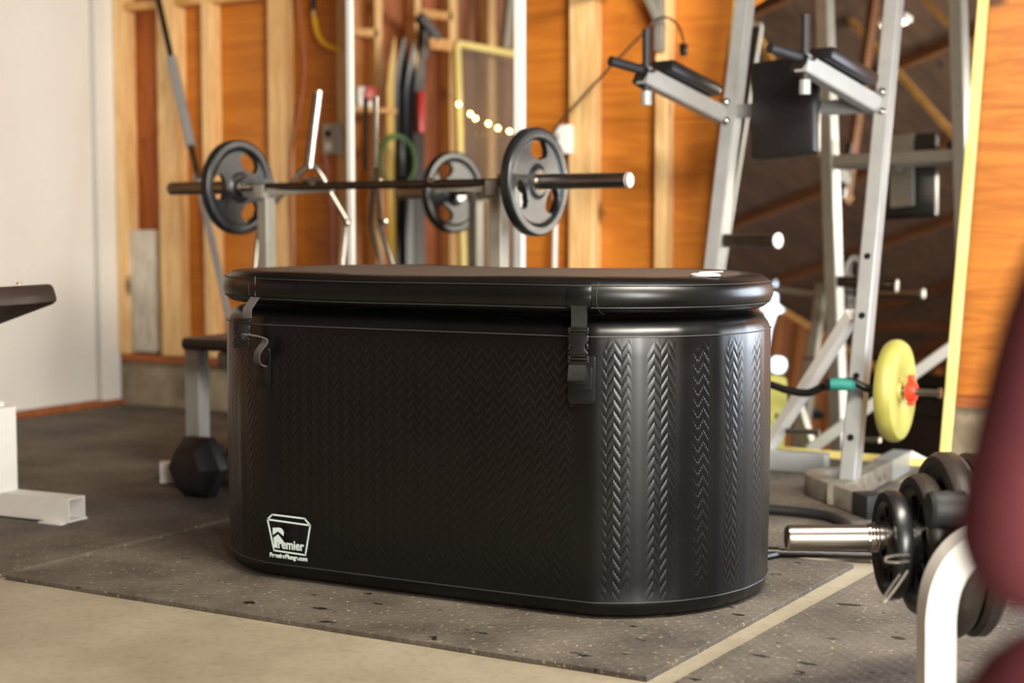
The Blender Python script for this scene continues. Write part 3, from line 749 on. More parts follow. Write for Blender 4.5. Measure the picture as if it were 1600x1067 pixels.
# hex dumbbell
dc = P(311, 735, Y=4.02); dc.z = .112; dd = V((cos(radians(-20)), sin(radians(-20)), 0)); dd = cm(.55, .83).normalized()
db = thing('hex_dumbbell', 'black rubber hex dumbbell lying left of the tub', 'dumbbell', (dc.x, dc.y, T))
def hexhead(c, ax, R_, ln):
    d, a, u = frame(ax); vs = []; fs = []
    prs = [(-ln/2, .55), (-ln/2+.004, .66), (-ln*.12, 1.0), (ln*.12, 1.0), (ln/2, .62)]
    for z, k in prs:
        for j in range(6):
            t = pi/3*j; vs.append(V(c)+d*z+(a*cos(t)+u*sin(t))*R_*k)
    for i in range(len(prs)-1):
        for j in range(6): k = (j+1) % 6; fs.append((i*6+j, i*6+k, (i+1)*6+k, (i+1)*6+j))
    return MB().add(vs, fs+[tuple(range(6))[::-1], tuple(range(24, 30))])
for s_ in (0, 1): hexhead(dc+dd*.26*s_, dd, .116, .15).build('head', 'dumb', db, bevel=.008, smooth=30)
MB().cyl(dc+dd*.05, dc+dd*.22, .017, 16).build('handle', 'steel', db)

# ------------------------------------------------------------------ white bench at the left edge
wh = thing('white_bench', 'white tube-frame bench with black pad cut by the left edge of the frame', 'bench', (-3.75, 3.48, T))
e1 = P(122, 802, Y=3.48); 
a0 = V((e1.x, 3.475, .0)); dirw = (P(5, 790, z=.05)-P(122, 802, z=.05)); dirw.z = 0; dirw.normalize()
tz = T+.006+.036
MB().ring((a0.x, a0.y, tz), (a0.x+dirw.x*.60, a0.y+dirw.y*.60, tz), .075, .072, .004).build('foot', 'white_metal', wh, smooth=0)
MB().beam((a0.x-.012*dirw.x*-1-.0, a0.y, T+.003), (a0.x+dirw.x*.10, a0.y+dirw.y*.10, T+.003), .125, .006).build('base_plate', 'white_metal', wh, bevel=.001)
po = P(-8, 780, d=4.95); po = a0+dirw*.315
MB().beam((po.x, po.y, tz+.03), (po.x, po.y, .355), .085, .085, dirw, .004).build('post', 'white_metal', wh)
MB().beam((po.x, po.y, .34), (po.x+dirw.x*.3, po.y+dirw.y*.3, .42), .06, .06).build('support_arm', 'white_metal', wh, bevel=.003)
# pad : rises to the right
pe = P(40, 460, d=4.35); pl_ = P(-170, 540, d=4.5)
MB().beam(pe, pl_, .30, .062).build('pad', 'vinyl_brown', wh, bevel=.016)
MB().beam(pe.lerp(pl_, .25)-V((0, 0, .045)), pl_-V((0, 0, .045)), .05, .05).build('pad_frame', 'white_metal', wh, bevel=.003)
MB().beam(pl_.lerp(pe, .3)-V((0, 0, .05)), (po.x+dirw.x*.28, po.y+dirw.y*.28, .42), .04, .04).build('pad_post', 'white_metal', wh, bevel=.003)
MB().lathe([(0, 0), (.008, 0), (.008, .004), (0, .006)], P(30, 444, d=4.31), (0, 0, 1), 12).build('pad_button', 'brass', wh)

# ------------------------------------------------------------------ mirrors
# left one : stands upright on the floor in front of the studs
mA, mB_ = V((-3.61, 5.24, 0)), V((-2.70, 5.068, 0)); md = (mB_-mA).normalized(); mn = V((md.y, -md.x, 0))
if mn.y > 0: mn = -mn
def edge_pt(px, zz):  # where the ray through px meets the mirror plane
    r, f = ray(px, 300); o = V((0, 0, H)); t = (mA-o).dot(mn)/r.dot(mn); h = o+r*t; return V((h.x, h.y, zz))
E0, E1 = edge_pt(546, 0), edge_pt(815, 0)
ml = thing('wall_mirror', 'tall frameless mirror with bright silver edges behind the racked barbell', 'mirror', ((E0.x+E1.x)/2, (E0.y+E1.y)/2, T))
MB().beam(E0+V((0, 0, .03))-mn*.004, E0+V((0, 0, 2.2))-mn*.004, .0, .0) if False else None
def slab(a_, b_, z0, z1, t0, t1, n_): # upright slab between plan points
    return MB().add([a_+V((0, 0, z0))+n_*t0, b_+V((0, 0, z0))+n_*t0, b_+V((0, 0, z1))+n_*t0, a_+V((0, 0, z1))+n_*t0,
                     a_+V((0, 0, z0))+n_*t1, b_+V((0, 0, z0))+n_*t1, b_+V((0, 0, z1))+n_*t1, a_+V((0, 0, z1))+n_*t1],
                    [(0, 1, 2, 3), (7, 6, 5, 4), (0, 4, 5, 1), (1, 5, 6, 2), (2, 6, 7, 3), (3, 7, 4, 0)])
slab(E0, E1, T+.02, 2.22, -.006, 0, mn).build('glass', 'mirror', ml, smooth=0)
slab(E0, E1, T+.02, 2.22, -.022, -.007, mn).build('backing', 'mirror_back', ml, smooth=0)
for a_, wd in ((E0, .028), (E1, .036)):
    s_ = md if a_ is E0 else -md
    slab(a_-s_*.004, a_+s_*(wd-.004), T, 2.23, -.02, .008, mn).build('edge_strip', 'silver_edge', ml, smooth=0, bevel=.002)
slab(E0, E1, 2.215, 2.24, -.02, .008, mn).build('edge_strip', 'silver_edge', ml, smooth=0, bevel=.002)
slab(E0, E1, T, T+.025, -.02, .008, mn).build('edge_strip', 'silver_edge', ml, smooth=0, bevel=.002)
for s_ in (.2, .8):
    q = E0.lerp(E1, s_)
    MB().beam(q-mn*.02+V((0, 0, 1.9)), V((q.x-mn.x*.7, YB-.10, 1.9)), .03, .03).build('wall_bracket', 'grey_metal', ml)
PL = Plane(mA, mn)
# right one : leans back against the studs, pale yellow frame
b0_ = P(1150, 706, z=.035); b1_ = P(1483, 733, z=.035); t1_ = P(1547, -30, Y=5.955)
b0_ = b1_+(V((-1.04, .095, 0))); du = (b1_-b0_).normalized(); dt = (t1_-b1_).normalized(); hm = (t1_-b1_).length+.52
b0_ = b1_-du*((b1_-b0_).length); t0_ = b0_+dt*hm; t1_ = b1_+dt*hm
mn2 = du.cross(dt).normalized()
if mn2.y > 0: mn2 = -mn2
PR = Plane(b1_, mn2)
mr = thing('leaning_mirror', 'large mirror in a pale yellow frame leaning on the back wall behind the power tower', 'mirror', (*( (b0_+b1_)/2).xy, 0))
def pslab(pts, t0, t1):
    vs = [p+mn2*t0 for p in pts]+[p+mn2*t1 for p in pts]
    return MB().add(vs, [(0, 1, 2, 3), (7, 6, 5, 4), (0, 4, 5, 1), (1, 5, 6, 2), (2, 6, 7, 3), (3, 7, 4, 0)])
pslab([b0_+dt*.02, b1_+dt*.02, t1_, t0_], -.006, 0).build('glass', 'mirror', mr, smooth=0)
pslab([b0_+dt*.02, b1_+dt*.02, t1_, t0_], -.014, -.007).build('backing', 'mirror_back', mr, smooth=0)
fw = .036
pslab([b1_-du*fw, b1_, t1_, t1_-du*fw], -.014, .014).build('frame_side', 'gold_edge', mr, smooth=0, bevel=.003)
pslab([b0_, b0_+du*fw, t0_+du*fw, t0_], -.014, .014).build('frame_side', 'gold_edge', mr, smooth=0, bevel=.003)
pslab([b0_, b1_, b1_+dt*.03, b0_+dt*.03], -.014, .014).build('frame_rail', 'gold_edge', mr, smooth=0, bevel=.003)
pslab([t0_-dt*fw, t1_-dt*fw, t1_, t0_], -.014, .0139).build('frame_rail', 'gold_edge', mr, smooth=0, bevel=.003)

# ------------------------------------------------------------------ power tower
ang = .35
pw = thing('power_tower', 'silver grey power tower with dip arms and back pad in front of the leaning mirror', 'power tower', (-1.75, 5.1, T))
B1 = V((-1.43, 4.99, .07)); lean = V((-.02, ang, 1))
def up1(z): return B1+lean*(z-.07)
jl = P(1130, 180, Y=5.43); jr = P(1370, 165, Y=5.43)
offp = V((jl.x-jr.x, .02, 0))
bvz = V((0, 1, 0))
ux = V((1, 0, 0))
for k, o_ in enumerate((V(), offp)):
    MB().beam(up1(.07)+o_, up1(2.25)+o_, .055, .075, (0, 1, 0), .005).build('upright', 'grey_metal', pw)
    # foot rail along Y with bent front tube and rubber cap
    f0 = B1+o_; f0.z = T+.04
    MB().beam(f0+V((0, -.14, 0)), f0+V((.0, .74, 0)), .065, .07, None, .005).build('foot_rail', 'grey_dusty', pw, label='dusty grey foot rail')
    MB().beam(f0+V((0, .42, .001)), f0+V((0, .745, .001)), .069, .074).build('foot_bracket', 'grey_metal', pw)
    for yb in (.05, .25, .32):
        for sx_ in (-1, 1): MB().lathe([(0, 0), (.010, 0), (.010, .006), (0, .008)], f0+V((.034*sx_, yb, .0)), (sx_, 0, 0), 12).build('bolt', 'chrome', pw)
    for z in ((.22, .42, .62, .82) if k == 0 else (.22, .42)):
        q = up1(z)+o_-V((0, .037, 0))
        MB().lathe([(0, 0.001), (.012, 0.001), (.012, 0), (.015, 0)], q+V((0, -.002, 0)), (0, -1, 0.35), 16).build('pin_hole', 'black', pw)
# bent front tubes
def rtube(path, w_, h_, nm, mt_):
    path = [V(q) for q in path]; vs = []; fs = []
    for i, q in enumerate(path):
        d = (path[min(i+1, len(path)-1)]-path[max(i-1, 0)]); d.z = 0; d.normalize(); a_ = V((d.y, -d.x, 0))
        for x, z in ((-1, -1), (1, -1), (1, 1), (-1, 1)): vs.append(q+a_*x*w_/2+V((0, 0, z*h_/2)))
    for i in range(len(path)-1):
        for k in range(4): j = (k+1) % 4; fs.append((i*4+k, i*4+j, i*4+4+j, i*4+4+k))
    n_ = 4*(len(path)-1)
    return MB().add(vs, fs+[(3, 2, 1, 0), (n_, n_+1, n_+2, n_+3)]).build(nm, mt_, pw, smooth=30, bevel=.004)
z_ = T+.037
rtube(arc_path([(-1.285, 4.735, z_), (-1.565, 5.03, z_), (-1.585, 5.14, z_), (-1.44, 5.26, z_)], .09), .07, .07, 'front_foot', 'grey_dusty')
MB().beam((-1.325, 4.777, z_-.001), (-1.255, 4.703, z_-.001), .078, .076).build('rubber_cap', 'foam', pw, bevel=.006)
rtube(arc_path([(-1.66, 5.50, z_), (-2.3, 5.47, z_)], .05), .075, .07, 'rear_cross_tube', 'grey_metal')
# diagonal braces
MB().beam((-1.90, 5.53, .09), up1(.62)+V((-.05, .03, 0)), .045, .045, None, .004).build('brace', 'white_metal', pw)
MB().beam((-1.90, 5.50, .09), (-2.03, 5.47, .32), .045, .045, None, .004).build('brace', 'grey_metal', pw)
pq = P(1228, 673, Y=5.40)
MB().cyl(pq, P(1280, 675, Y=5.40), .011, 14).build('storage_peg', 'steel', pw)
# dip arms
cbz = up1(jr.z)
MB().beam(cbz, cbz+offp, .06, .05, None, .004).build('cross_tube', 'grey_metal', pw)
armd = P(1012, 122, z=1.42)-jl
ae = P(1008, 118, Y=5.02)
fd = (ae-jl)
fd2 = V((fd.x, fd.y, fd.z))
for k, j0 in enumerate((jr, jl)):
    q0 = j0+V((0, -.02, .0)); q1 = q0+fd2
    MB().beam(q0, q1, .05, .062, None, .005).build('dip_arm', 'grey_metal', pw)
    # forearm pad on top
    n_ = fd2.normalized(); s_ = V((n_.y, -n_.x, 0)).normalized()
    MB().beam(q0+n_*.07+V((0, 0, .062))+s_*.0, q0+n_*.36+V((0, 0, .062))+s_*.0, .125, .045).build('arm_pad', 'vinyl', pw, bevel=.014)
    g0 = q1-n_*.02
    MB().cyl(g0+V((0, 0, -.075)), g0+V((0, 0, .165)), .0155, 16).build('grip_post', 'foam', pw)
    MB().cyl(g0+V((0, 0, -.098)), g0+V((0, 0, -.050)), .019, 16).build('grip_sleeve', 'grey_metal', pw)
    MB().cyl(g0+V((0, 0, .02)), g0+n_*.16+s_*.03+V((0, 0, .005)), .0175, 16).build('hand_grip', 'foam', pw)
    MB().beam(g0+V((0, 0, -.03))+s_*.03, g0+V((0, 0, .035))-s_*.01, .05, .05).build('grip_block', 'black', pw, bevel=.004)
    for zb in (-.012, .022): MB().lathe([(0, 0), (.012, 0), (.012, .008), (.006, .012), (0, .013)], j0+V((.03, -.045, zb*2)), (.3, -1, .2), 12).build('bolt', 'chrome', pw)
# back pad hangs between the uprights
bp_c = P(1229, 168, Y=5.22)
c0 = P(1229, 92, Y=5.30); c1 = P(1227, 246, Y=5.24)
hw = (P(1284, 170, Y=5.27)-P(1175, 170, Y=5.27)).length/2
MB().beam(c0, c1, hw*2, .06, (.16, 1, 0)).build('back_pad', 'vinyl', pw, bevel=.016)
MB().beam(c0+V((.0, .05, -.02)), c1+V((0, .06, .03)), .10, .02, (0, 1, 0)).build('pad_board', 'grey_metal', pw, smooth=0)
MB().beam(V((c0.x, c0.y+.06, cbz.z)), V((c0.x, cbz.y, cbz.z)), .05, .05).build('pad_bracket', 'grey_metal', pw)
# weight horn
h0 = P(1128, 376, Y=5.30); h1 = P(1216, 376, Y=5.22)
MB().cyl(h0, h1, .0245, 20).build('weight_horn', 'dark_steel', pw)
MB().lathe([(0, .006), (.02, .006), (.028, .002), (.028, -.004), (0, -.004)], h1, h1-h0, 20).build('horn_cap', 'white_pl', pw)

# ------------------------------------------------------------------ curl bar with yellow plates
ez0 = P(1204, 600, d=5.20); zb = .384
eb = thing('curl_bar', 'bent black curl bar with teal grips resting against the power tower', 'barbell', (-1.5, 4.93, zb))
pts = [(1150, 606, 5.28), (1180, 598, 5.25), (1204, 601, 5.22), (1232, 610, 5.19), (1262, 614, 5.16), (1284, 605, 5.14), (1300, 600, 5.12), (1330, 596, 5.09), (1352, 606, 5.07), (1366, 609, 5.055)]
pth = [P(x, y, d=d_) for x, y, d_ in pts]
MB().tube(spline(pth, 4), .0135, 12).build('bent_shaft', 'iron', eb)
MB().tube([P(1290, 601, d=5.09), P(1297, 600, d=5.085)], .021, 16).build('grip_end', 'black', eb)
MB().tube([P(1298, 600, d=5.09), P(1315, 600, d=5.08), P(1330, 602, d=5.07), P(1335, 603, d=5.07)], [.019, .021, .019, .012], 16).build('grip', 'teal', eb)
sA = P(1366, 609, d=5.07); sB = P(1470, 614, d=4.96); sd = (sB-sA).normalized()
MB().cyl(sA, sB, .0125, 16).build('sleeve', 'steel', eb)
MB().lathe([(0, .0), (.012, 0), (.018, .004), (.018, .014), (0, .014)], sB-sd*.012, sd, 16).build('sleeve_cap', 'steel', eb)
def vplate(name, label, c, ax, R_, th):
    o = thing(name, label, 'weight plate', c, 'yellow vinyl plates')
    t = th/2
    MB().lathe([(.014, -t*.8), (.030, -t*.8), (.034, -t*.55), (R_*.34, -t*.55), (R_*.40, -t*.8), (R_*.80, -t), (R_*.93, -t*.85), (R_*.985, -t*.45), (R_, 0), (R_*.985, t*.45), (R_*.93, t*.85), (R_*.80, t), (R_*.40, t*.8), (R_*.34, t*.55), (.034, t*.55), (.030, t*.8), (.014, t*.8)], c, ax, 56, True).build('disc', 'yellow', o, smooth=40)
    return o
vplate('weight_plate', 'yellow vinyl weight plate on the curl bar with a red collar', sA.lerp(sB, .32), sd, .170, .062)
cl = thing('spring_collar', 'red plastic collar outside the yellow plate', 'collar', sA.lerp(sB, .56))
q = sA.lerp(sB, .56)
MB().lathe([(.014, -.014), (.030, -.014), (.034, 0), (.030, .016), (.014, .016)], q, sd, 18, True).build('ring', 'red', cl)
for z0, z1 in ((.028, .055), (-.046, -.028)): MB().beam(q+V((0, 0, z0)), q+V((0, 0, z1)), .022, .022).build('lever', 'red', cl, bevel=.004)
cl = thing('spring_collar', 'dark red collar inside the yellow plate', 'collar', sA.lerp(sB, .05))
MB().lathe([(.0145, -.008), (.024, -.008), (.024, .008), (.0145, .008)], sA.lerp(sB, .05), sd, 18, True).build('ring', 'red', cl)
yp = P(1250, 700, z=T); 
vplate('weight_plate', 'yellow vinyl weight plate standing on the floor against the mirror, behind the power tower', V((yp.x, 5.72, T+.168)), V((.95, -.50, .10)), .165, .055)

# ------------------------------------------------------------------ loaded bar at right
rz = P(1228, 840, d=2.95); rd = cm(1, .02).normalized()
lb = thing('loaded_bar', 'chrome bar end loaded with black plates, carried by the white stand', 'barbell', rz)
MB().lathe([(0, 0), (.021, 0), (.0245, .004), (.025, .010), (.025, .20)], rz, rd, 40).build('sleeve', 'sleeve_chrome', lb)
MB().cyl(rz+rd*.19, rz+rd*.62, .0245, 24).build('bar_core', 'steel', lb)
def px_along(px):  # distance along rd for pixel px
    for k in range(200):
        t = k*.004; q = rz+rd*t-V((0, 0, H)); x = q.x*cos(YAW)+q.y*sin(YAW); zf = -q.x*sin(YAW)+q.y*cos(YAW)
        if 800+F*x/zf > px: return t
    return .4
def rplate(label, t, R_, th, style=0):
    c = rz+rd*t; c.z -= .014
    o = thing('weight_plate', label, 'weight plate', c, None)
    h_ = th/2
    MB().lathe([(.0262, -h_*.9), (.045, -h_*.9), (.048, -h_*.35), (R_*.70, -h_*.25), (R_*.78, -h_*.9), (R_*.86, -h_), (R_*.95, -h_*.95), (R_, -h_*.45), (R_*.996, 0), (R_, h_*.45), (R_*.95, h_*.95), (R_*.86, h_), (R_*.78, h_*.9), (R_*.70, h_*.25), (.048, h_*.35), (.045, h_*.9), (.0262, h_*.9)], c, rd, 64, True).build('disc', 'old_rubber' if style else 'black_rubber', o, smooth=40)
    MB().lathe([(.0255, -h_*1.0), (.034, -h_*1.0), (.034, h_), (.0255, h_)], c, rd, 32, True).build('hub_ring', 'steel', o)
    for k in range(10):
        t_ = 2*pi*k/10; d, a, u = frame(rd); e = a*cos(t_)+u*sin(t_)
        MB().beam(c-d*h_*.45+e*.052, c-d*h_*.45+e*R_*.68, .006, h_*.3, d).build('rib', 'black_rubber', o, smooth=0)
    return o
rplate('smallest black plate, outermost on the loaded bar at right, spring clip in front', px_along(1400), .106, .034)
_t0 = px_along(1447)
rplate('middle-sized black plate between the small and the large one on the loaded bar', _t0, .138, .040, 1)
rplate('large worn black plate third on the loaded bar, half behind the white stand', _t0+.050, .180, .050, 1)
rplate('innermost black plate on the loaded bar behind the maroon jacket', _t0+.100, .178, .040, 1)
# spring clip
cp = rz+rd*(px_along(1400)-.030)
sc = thing('spring_clip', 'chrome spring clip with two wire handles on the loaded bar', 'clip', cp)
d, a, u = frame(rd)
pts = [cp+d*(.004*k/14*1.6-.02)+(a*cos(2*pi*k/14)+u*sin(2*pi*k/14))*.0275 for k in range(0, 46)]
MB().tube(pts, .0018, 6).build('coil', 'chrome', sc)
def loop(c, tip, wv):
    c, tip, wv = V(c), V(tip), V(wv)
    return spline([c-wv, c.lerp(tip, .5)-wv*1.1, tip-wv*.7, tip+(tip-c).normalized()*.006, tip+wv*.7, c.lerp(tip, .5)+wv*1.1, c+wv], 5)
MB().tube(loop(P(1420, 872, d=2.80), P(1386, 874, d=2.74), V((0, 0, .006))), .0022, 6).build('wire_handle', 'wire', sc)
MB().tube(loop(P(1412, 895, d=2.79), P(1382, 938, d=2.74), V((.007, 0, .004))), .0022, 6).build('wire_handle', 'wire', sc)
# black knob dumbbell end above the stand
kn = P(1480, 795, d=2.80)
hb = thing('rubber_roller', 'small ribbed black foam roller above the white stand', 'roller', kn)
MB().lathe([(0, -.035), (.030, -.035), (.034, -.028), (.032, -.012), (.034, 0), (.032, .012), (.034, .028), (.030, .035), (0, .035)], kn, rd, 32).build('roller', 'foam', hb)
MB().cyl(kn, kn+rd*.12, .010, 12).build('axle', 'chrome', hb)
# white curved stand
ws = P(1465, 1062, d=2.72)
stn = thing('white_stand', 'white curved steel stand leg in front of the loaded plates', 'stand', (ws.x, ws.y, 0))
pts = [P(x, y, d=2.72) for x, y in ((1464, 1085), (1464, 1010), (1465, 955), (1474, 910), (1496, 872), (1530, 846), (1580, 834), (1680, 832))]
pts[0].z = T
pp_ = spline(pts, 5); vs = []; fs = []
sd_ = cm(1, 0).normalized(); fwd = cm(0, 1).normalized()
for i, q in enumerate(pp_):
    d = (pp_[min(i+1, len(pp_)-1)]-pp_[max(i-1, 0)]).normalized(); a_ = d.cross(fwd).normalized()
    for x, y in ((-.029, -.03), (.022, -.03), (.029, -.022), (.029, .03), (-.029, .03)): vs.append(q+a_*x*(-1)+fwd*y)
m_ = 5
for i in range(len(pp_)-1):
    for k in range(m_): j = (k+1) % m_; fs.append((i*m_+k, i*m_+j, i*m_+m_+j, i*m_+m_+k))
MB().add(vs, fs+[tuple(range(m_)), tuple(range(len(vs)-m_, len(vs)))]).build('curved_leg', 'white_metal', stn, smooth=40)
vs = []; fs = []
for i, q in enumerate(pp_):
    d = (pp_[min(i+1, len(pp_)-1)]-pp_[max(i-1, 0)]).normalized(); a_ = d.cross(fwd).normalized()
    for x, y in ((-.030, -.034), (-.024, -.034), (-.024, .0), (-.030, .0)): vs.append(q+a_*x+fwd*y)
for i in range(len(pp_)-1):
    for k in range(4): j = (k+1) % 4; fs.append((i*4+k, i*4+j, i*4+4+j, i*4+4+k))
MB().beam((ws.x-.12, ws.y-.05, T+.010), (ws.x+.12, ws.y+.05, T+.010), .08, .02).build('foot_plate', 'white_metal', stn, bevel=.004)

# ------------------------------------------------------------------ small things on the floor at right
o = MB().tube(spline([P(1120, 790, z=T+.016), P(1204, 796, z=T+.016), P(1260, 801, z=T+.016), P(1300, 808, z=T+.016), P(1325, 822, z=T+.016), P(1330, 840, z=T+.016)], 6), .016, 10).build('rubber_hose', 'foam')
tag(o, 'black rubber hose curving along the floor behind the tub to the tower foot', 'hose')
b_a, b_b = P(1150, 868, z=T+.014), P(1420, 862, z=T+.020)
lo = thing('floor_bar', 'thin dark steel bar lying on the floor behind the chrome sleeve', 'bar', b_a)
q1, q2 = P(1190, 863, z=T+.013), P(1420, 868, z=T+.013)
MB().cyl(q1, q2, .012, 14).build('shaft', 'iron', lo)
MB().cyl(q1, q1.lerp(q2, .12), .016, 14).build('sleeve', 'iron', lo)
cb = P(1440, 1, z=T) if False else None
o = MB().tube(spline([P(1195, 870, z=T+.01), P(1240, 861, z=T+.01), P(1300, 853, z=T+.01), P(1350, 852, z=T+.01), P(1390, 858, z=T+.01)], 5), .010, 8).build('rubber_hose', 'iron')
tag(o, 'thin black hose end lying beside the floor bar', 'hose')

# ------------------------------------------------------------------ wall fittings
def obox(name, label, px0, py0, px1, py1, d0, mt_, recept=True):
    a_ = P(px0, py0, Y=YF-.05); b_ = P(px1, py1, Y=YF-.05); c = (a_+b_)/2
    o = thing(name, label, 'outlet box', (c.x, YF, c.z))
    wd = abs(b_.x-a_.x)*.72; hh = abs(a_.z-b_.z)
    MB().box((c.x, YF-d0/2, c.z), (wd, d0, hh)).build('box', mt_, o, bevel=.005)
    MB().box((c.x, YF-d0-.003, c.z), (wd*.9, .006, hh*.92)).build('cover_plate', mt_, o, bevel=.002)
    if recept:
        MB().lathe([(0, 0), (.017, 0), (.017, .006), (.013, .008), (0, .008)], (c.x-wd*.08, YF-d0-.006, c.z+hh*.16), (0, -1, 0), 20).build('socket', 'black', o)
        MB().box((c.x-wd*.05, YF-d0-.009, c.z-hh*.24), (wd*.42, .006, hh*.26)).build('socket', 'white_pl', o, bevel=.002)
    return o
obox('outlet_box', 'grey metal outlet box with round socket on the stud left of the silver-edged mirror', 499, 193, 532, 241, .05, 'box_grey')
ob = obox('outlet_box', 'pale outlet box with a plug on the stud beside the right barbell plate', 864, 195, 893, 240, .05, 'white_pl', False)
q = P(866, 215, Y=YF-.07)
MB().lathe([(0, .03), (.016, .028), (.02, .018), (.02, 0), (0, 0)], q+V((0, .02, 0)), (0, -1, 0), 16).build('plug', 'grey_metal', ob)
o = MB().tube(spline([P(864, 207, Y=YF-.09), P(880, 185, Y=YF-.10), P(930, 130, Y=YF-.12), P(985, 72, Y=YF-.14), P(1012, 45, Y=YF-.14), P(1022, 32, Y=YF-.13)], 6), .0055, 8).build('power_cable', 'brown_cord')
tag(o, 'dark power cable rising from the outlet box to the grey wall arm', 'cable')
pc_ = thing('hanging_plug', 'black cable looping down from the grey arm to a black plug', 'cable', P(1068, 82, Y=YF-.1))
MB().tube(spline([P(1022, 32, Y=YF-.13), P(1040, 27, Y=YF-.11), P(1058, 38, Y=YF-.1), P(1067, 60, Y=YF-.1), P(1068, 70, Y=YF-.1)], 6), .0045, 8).build('cord', 'black', pc_)
MB().beam(P(1068, 68, Y=YF-.1), P(1068, 84, Y=YF-.1), .030, .028).build('plug_body', 'black', pc_, bevel=.004)
MB().beam(P(1068, 80, Y=YF-.1), P(1068, 88, Y=YF-.1), .022, .022).build('plug_end', 'steel', pc_)
ga = thing('steel_hanger', 'grey steel bracket arm hanging from above beside the light stud', 'bracket', P(1030, 40, Y=YF-.06))
MB().beam(P(1000, -30, Y=YF-.05), P(1028, 30, Y=YF-.05), .035, .03).build('strut', 'rack_grey', ga, bevel=.003)
MB().beam(P(1030, -20, Y=YF-.03), P(1031, 80, Y=YF-.03), .030, .04).build('bracket', 'rack_grey', ga, bevel=.003)
ah = thing('air_hose', 'yellow air hose with brass coupling hanging at the top of the back wall', 'hose', P(500, 40, Y=YF-.05))
MB().tube(spline([P(491, 27, Y=YF-.04), P(495, 48, Y=YF-.04), P(503, 64, Y=YF-.04), P(516, 73, Y=YF-.03), P(530, 77, Y=YF-.02)], 6), .013, 12).build('hose', 'yellow_hose', ah)
MB().cyl(P(490, -10, Y=YF-.04), P(490, 16, Y=YF-.04), .012, 12).build('pipe', 'iron', ah)
MB().cyl(P(490, 10, Y=YF-.04), P(491, 27, Y=YF-.04), .010, 12).lathe([(.0, 0), (.016, 0), (.016, .012), (0, .012)], P(491, 24, Y=YF-.04), (0, 0, 1), 6).build('coupling', 'brass', ah)
o = MB().tube(spline([P(464, -20, Y=YF-.02), P(471, 40, Y=YF-.03), P(476, 100, Y=YF-.03), P(472, 150, Y=YF-.02), P(462, 205, Y=YF-.02), P(455, 250, Y=YF-.02), P(455, 320, Y=YF-.02), P(459, 420, Y=YF-.02), P(460, 520, Y=YF-.02)], 5), .0055, 8).build('loose_cord', 'pink_cord')
tag(o, 'thin dull pink cord hanging along the stud behind the barbell', 'cord')
o = MB().tube([P(508, 240, Y=YF-.015), P(512, 280, Y=YF-.015), P(519, 330, Y=YF-.015), P(520, 520, Y=YF-.015)], .010, 8).build('conduit', 'pink_cord')
tag(o, 'reddish conduit running down from the grey outlet box', 'conduit')
o = MB().tube([P(866, 240, Y=YF-.015), P(868, 340, Y=YF-.015), P(865, 520, Y=YF-.015)], .011, 8).build('conduit', 'white_pl')
tag(o, 'white conduit running down from the pale outlet box', 'conduit')
x0, x1 = P(205, 450, Y=YB-.03).x, P(249, 450, Y=YB-.03).x
q = MB().box(((x0+x1)/2, YB-.045, .28+.31), (x1-x0, .05, .62)).build('insulation_board', 'insul', bevel=.004)
tag(q, 'grey-white insulation board standing between the studs beside the door', 'board')
# leaning barbell
a_, b_ = P(243, -20, Y=5.86), P(352, 470, Y=5.58); dd_ = (b_-a_).normalized()
lnb = thing('barbell', 'long steel barbell leaning against the studs next to the door', 'barbell', (b_+dd_*.4).to_tuple())
def at_y(py): return a_.lerp(b_, (py+20)/490)
bot = a_+dd_*((a_.z-T)/-dd_.z)
MB().cyl(at_y(-60), at_y(98), .0145, 12).build('shaft', 'iron', lnb)
MB().cyl(at_y(96), at_y(236), .024, 16).build('sleeve', 'grey_metal', lnb)
MB().cyl(at_y(236), at_y(284), .015, 12).build('collar_neck', 'dark_steel', lnb)
MB().lathe([(0, 0), (.022, 0), (.022, .03), (0, .03)], at_y(280), dd_, 16).build('collar', 'steel', lnb)
MB().cyl(at_y(284), bot, .0165, 14).build('shaft', 'grey_metal', lnb)
# chrome stand near the mirror
cs_ = thing('chrome_stand', 'chrome tube stand with an upright handle, beside the left edge of the silver-edged mirror', 'stand', P(485, 400, d=6.2))
D_ = 6.2
def T3(pts, r, nm, mt_='chrome'): return MB().tube([P(x, y, d=dz) for x, y, dz in pts], r, 12).build(nm, mt_, cs_)
T3([(485, 262, 6.2), (499, 142, 6.2)], .013, 'handle')
T3([(478, 262, 6.24), (493, 146, 6.24)], .010, 'handle', 'dark_steel')
T3([(466, 272, 6.2), (480, 260, 6.2), (494, 260, 6.2), (508, 282, 6.2), (516, 300, 6.2), (543, 345, 6.2)], .012, 'leg', 'steel')
T3([(468, 270, 6.2), (452, 292, 6.2), (424, 322, 6.2), (405, 350, 6.2), (398, 420, 6.15)], .010, 'leg', 'steel')
lg2 = [P(543, 345, d=6.2), P(541, 352, d=6.2), P(534, 412, d=6.15)]; e_ = lg2[-1].copy(); e_.z = T; lg2.append(e_+V((-.02, -.03, 0)))
MB().tube(lg2, .012, 12).build('leg', 'chrome', cs_)
e_ = P(398, 420, d=6.15); f2 = e_.copy(); f2.z = T
MB().tube([e_, f2], .010, 12).build('leg', 'steel', cs_)
MB().lathe([(0, -.014), (.012, -.011), (.015, 0), (.012, .011), (0, .014)], P(542, 348, d=6.18), (1, 0, 0), 16).build('joint', 'chrome', cs_)
MB().tube([P(470, 281, d=6.18), P(505, 281, d=6.18)], .010, 10).build('cross_bar', 'steel', cs_)

